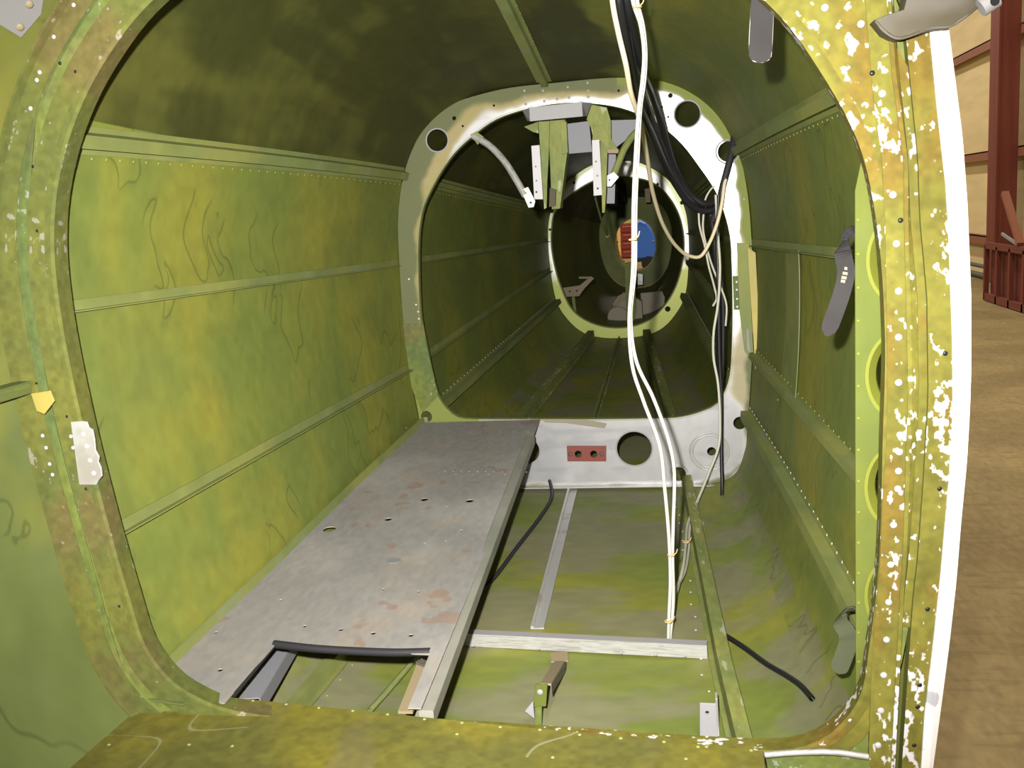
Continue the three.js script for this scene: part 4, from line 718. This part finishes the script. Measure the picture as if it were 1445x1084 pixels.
for (const [u, v, z, l] of [[899, 10, -1.455, 'twine knot on the white wires near the roof'], [893, 338, -1.51, 'twine knot on white wires before the far opening'], [947, 783, -1.59, 'twine knot on the white wires above the cross bar'], [943, 877, -1.595, 'twine knot on the white wires at the cross bar'], [968, 765, -1.975, 'twine knot on the grey wires near the keel']]) {
  const k = thing('twine_tie', l, 'twine'), p = onZ(u, v, z);
  mesh('knot', new THREE.TorusGeometry(.0055, .0016, 6, 14).rotateX(Math.PI / 2).translate(p.x, p.y, p.z), M.twine, k);
  mesh('tail', tube([p.clone(), p.clone().add(V3(.008, .004, .004)), p.clone().add(V3(.011, .012, .006))], .0011, 5), M.twine, k);
}

// ---------------------------------------------------------------- hangar
const FY = -1.2;
M.hangarFloor = std({ map: texture(1024, 1024, (u, v) => { const a = fbm(u * 6, v * 6, 601, 5, 6), b = fbm(u * 160, v * 60, 603, 2, 160), s = fbm(u * 20, v * 90, 605, 3, 20); let c = mix3([.20, .148, .062], [.26, .195, .085], sstep(.3, .7, a)).map((x) => x * (.8 + .4 * b)); return mix3(c, [.14, .10, .042], .35 * sstep(.55, .75, s)); }), roughness: .6 });
M.hangarFloor.map.repeat.set(.4, .4);
M.sheeting = std({ map: texture(512, 512, (u, v) => { const a = fbm(u * 5, v * 12, 611, 4, 5), b = fbm(u * 80, v * 80, 613, 2, 80); return mix3([.62, .50, .27], [.70, .57, .32], a).map((x) => x * (.9 + .2 * b)); }), roughness: .7 });
M.rust = std({ map: texture(256, 256, (u, v) => { const a = fbm(u * 8, v * 8, 621, 4, 8); return mix3([.13, .03, .022], [.18, .05, .035], a); }), roughness: .6 });
M.girt = std({ color: rgb(.25, .10, .06), roughness: .6 });
M.ceilingHangar = std({ color: rgb(.6, .56, .45), roughness: .8 });
const X0 = -9, X1 = 4.75, Z0 = 6, Z1 = -34, H = 5.6;
function slab(name, label, g, mat, category) { return structure(mesh(name, g, mat), label, category); }
{
  const g = new THREE.BoxGeometry(X1 - X0 + .4, .2, Z0 - Z1 + .4); g.translate((X0 + X1) / 2, FY - .1, (Z0 + Z1) / 2);
  const uv = g.attributes.uv, p = g.attributes.position; for (let i = 0; i < uv.count; i++) uv.setXY(i, p.getX(i), p.getZ(i));
  slab('hangar_floor', 'tan dusty concrete hangar floor outside the fuselage', g, M.hangarFloor);
  slab('hangar_ceiling', 'pale hangar roof sheeting', box((X0 + X1) / 2, H + .1, (Z0 + Z1) / 2, X1 - X0 + .4, .2, Z0 - Z1 + .4), M.ceilingHangar);
  const wr = new THREE.Group(); wr.name = 'hangar_wall'; scene.add(wr); structure(wr, 'beige sheet metal hangar wall with dark red steel framing');
  mesh('sheeting', box(X1 + .1, (H + FY) / 2, (Z0 + Z1) / 2, .2, H - FY, Z0 - Z1 + .4), M.sheeting, wr);
  slab('hangar_wall_left', 'beige hangar wall beyond the left side', box(X0 - .1, (H + FY) / 2, (Z0 + Z1) / 2, .2, H - FY, Z0 - Z1 + .4), M.sheeting);
  slab('hangar_wall_back', 'beige hangar wall behind the tail', box((X0 + X1) / 2, (H + FY) / 2, Z1 - .1, X1 - X0 + .4, H - FY, .2), M.sheeting);
  slab('hangar_wall_front', 'beige hangar wall ahead of the nose', box((X0 + X1) / 2, (H + FY) / 2, Z0 + .1, X1 - X0 + .4, H - FY, .2), M.sheeting);
  const gy = [onX(1420, 45, X1 - .1).y, onX(1400, 213, X1 - .1).y, onX(1385, 333, X1 - .1).y, onX(1445, 25, X1 - .1).y];
  for (const y of [gy[0], gy[1], gy[2]]) { mesh('girt', [box(X1 - .06, y, (Z0 + Z1) / 2, .1, .02, Z0 - Z1), box(X1 - .105, y - .055, (Z0 + Z1) / 2, .01, .13, Z0 - Z1)], M.girt, wr); }
  for (const z of [-5.4, -13.9, -31]) {
    const c = mesh('column', [box(X1 - .36, (H + FY) / 2, z - .16, .03, H - FY, .36), box(X1 - .24, (H + FY) / 2, z, .26, H - FY, .02)], M.rust, wr);
  }
  for (const [y, r] of [[FY + .05, .04], [FY + .18, .03]]) mesh('base_pipe', rod(V3(X1 - .3, y, Z0), V3(X1 - .3, y, Z1), r, 10), M.bracketBrown, wr);
}
// steel trestle standing against the wall
{
  const t = thing('steel_trestle', 'dark red steel trestle standing beside the hangar column', 'trestle'), x = 3.72;
  const P = (u, v) => onX(u, v, x), top = P(1392, 346), bot = V3(x, FY + .05, 0);
  const zA = P(1392, 370).z, zB = P(1445, 370).z + .9;
  mesh('rail', bar(V3(x, top.y, zA), V3(x, top.y, zB), .05, .07), M.rust, t);
  mesh('rail', bar(V3(x, bot.y, zA), V3(x, bot.y, zB), .05, .08), M.rust, t);
  for (let i = 0; i < 6; i++) { const z = mix(zA, zB, i / 5); mesh('post', bar(V3(x, FY + .01, z), V3(x, top.y, z), .05, .05, V3(0, 0, 1)), M.rust, t); }
  mesh('infill', box(x + .06, (top.y + bot.y) / 2, (zA + zB) / 2, .02, top.y - bot.y, zB - zA), M.rust, t);
  mesh('brace', bar(P(1418, 272), P(1440, 345), .05, .07, V3(1, 0, 0)), M.girt, t);
  mesh('handle', bar(P(1414, 330), P(1436, 345), .03, .02, V3(1, 0, 0)), M.cleanAlu, t);
}
// things seen through the tail
M.blue = std({ color: rgb(.035, .14, .62), roughness: .3 });
M.redCab = std({ color: rgb(.25, .03, .02), roughness: .45 });
M.yellowPost = std({ color: rgb(.75, .5, .16), roughness: .5 });
{
  const z = -20, b = thing('blue_cart', 'bright blue hooded cart on black tyres beyond the tail', 'cart');
  const prof = [[898, 364], [898, 316], [903, 313], [910, 316], [919, 327], [925, 342], [926, 362]].map(([u, v]) => onZ(u, v, z));
  mesh('hood', plate(prof, z, .9, [], .02), M.blue, b);
  const q = onZ(926, 345, z), lamp = onZ(922, 340, z); mesh('badge', box(lamp.x, lamp.y, z + .01, .06, .02, .02), M.cleanAlu, b);
  const w = onZ(912, 372, z), r = w.y - FY;
  mesh('wheel', new THREE.CylinderGeometry(r, r, .22, 24).rotateX(Math.PI / 2).translate(w.x + .05, FY + r, z - .1), M.black, b);
  mesh('wheel', new THREE.CylinderGeometry(r, r, .22, 24).rotateX(Math.PI / 2).translate(w.x + .05, FY + r, z - .8), M.black, b);
  mesh('chassis', box(w.x - .02, FY + r + .1, z - .45, .36, .12, .85), M.black, b);
  const zc = -25, c = thing('tool_cabinet', 'dark red tool cabinet standing beyond the tail', 'cabinet');
  const a0 = onZ(875, 316, zc), a1 = onZ(899, 330, zc), h = a0.y - FY, cw = a1.x - a0.x;
  mesh('body', box((a0.x + a1.x) / 2, FY + h / 2, zc - .3, cw, h, .6, .02), M.redCab, c);
  for (let i = 0; i < 4; i++) { const d = mesh('drawer', box((a0.x + a1.x) / 2, FY + h * (.14 + i * .24), zc + .01, cw * .9, h * .21, .03, .008), M.redCab, c); mesh('handle', box((a0.x + a1.x) / 2, FY + h * (.19 + i * .24), zc + .035, cw * .7, .02, .02), M.cleanAlu, d); }
  const zp = -23, p = thing('yellow_stand', 'yellow upright stand beside the red tool cabinet', 'stand');
  const t0 = onZ(873, 322, zp), wv = .05;
  mesh('post', box(t0.x, (t0.y + FY) / 2, zp, wv, t0.y - FY, wv, .006), M.yellowPost, p);
  mesh('post', box(t0.x - .1, (t0.y + FY) / 2, zp, wv * .6, t0.y - FY, wv * .6, .006), M.yellowPost, p);
  mesh('base', box(t0.x - .05, FY + .03, zp, .3, .06, .3, .01), M.black, p);
  mesh('cross_piece', box(t0.x - .05, FY + .5, zp, .16, .05, .04), M.black, p);
}
// hangar lamps: rows of tubes under the roof
const lampMat = new THREE.MeshStandardMaterial({ color: 0xffffff, emissive: rgb(1, .93, .8), emissiveIntensity: 3 });
{
  const spots = [];
  for (const x of [-4.5, 1.6]) for (const z of [-27, -20, -13, -6, 1.5]) spots.push([x, z]);
  for (const [x, z] of spots) {
    const f = thing('hangar_lamp', 'long white hangar tube lamp under the roof', 'lamp', 'hangar lamps under the roof');
    mesh('housing', box(x, H - .05, z, .34, .08, 2.44, .01), M.cleanAlu, f);
    mesh('diffuser', box(x, H - .1, z, .3, .03, 2.4), lampMat, f);
    const L = new THREE.RectAreaLight(rgb(1, .93, .8), 95, .3, 2.4); L.position.set(x, H - .125, z); L.lookAt(x, FY, z); L.name = 'tube_light'; scene.add(L);
  }
}
// ---------------------------------------------------------------- put every group's origin at its base
scene.updateMatrixWorld(true);
for (const g of scene.children) if (g.isGroup) {
  const b = new THREE.Box3().setFromObject(g); if (b.isEmpty()) continue;
  const c = V3((b.min.x + b.max.x) / 2, b.min.y, (b.min.z + b.max.z) / 2);
  for (const k of g.children) k.position.sub(c); g.position.copy(c);
}
renderer.render(scene, camera);
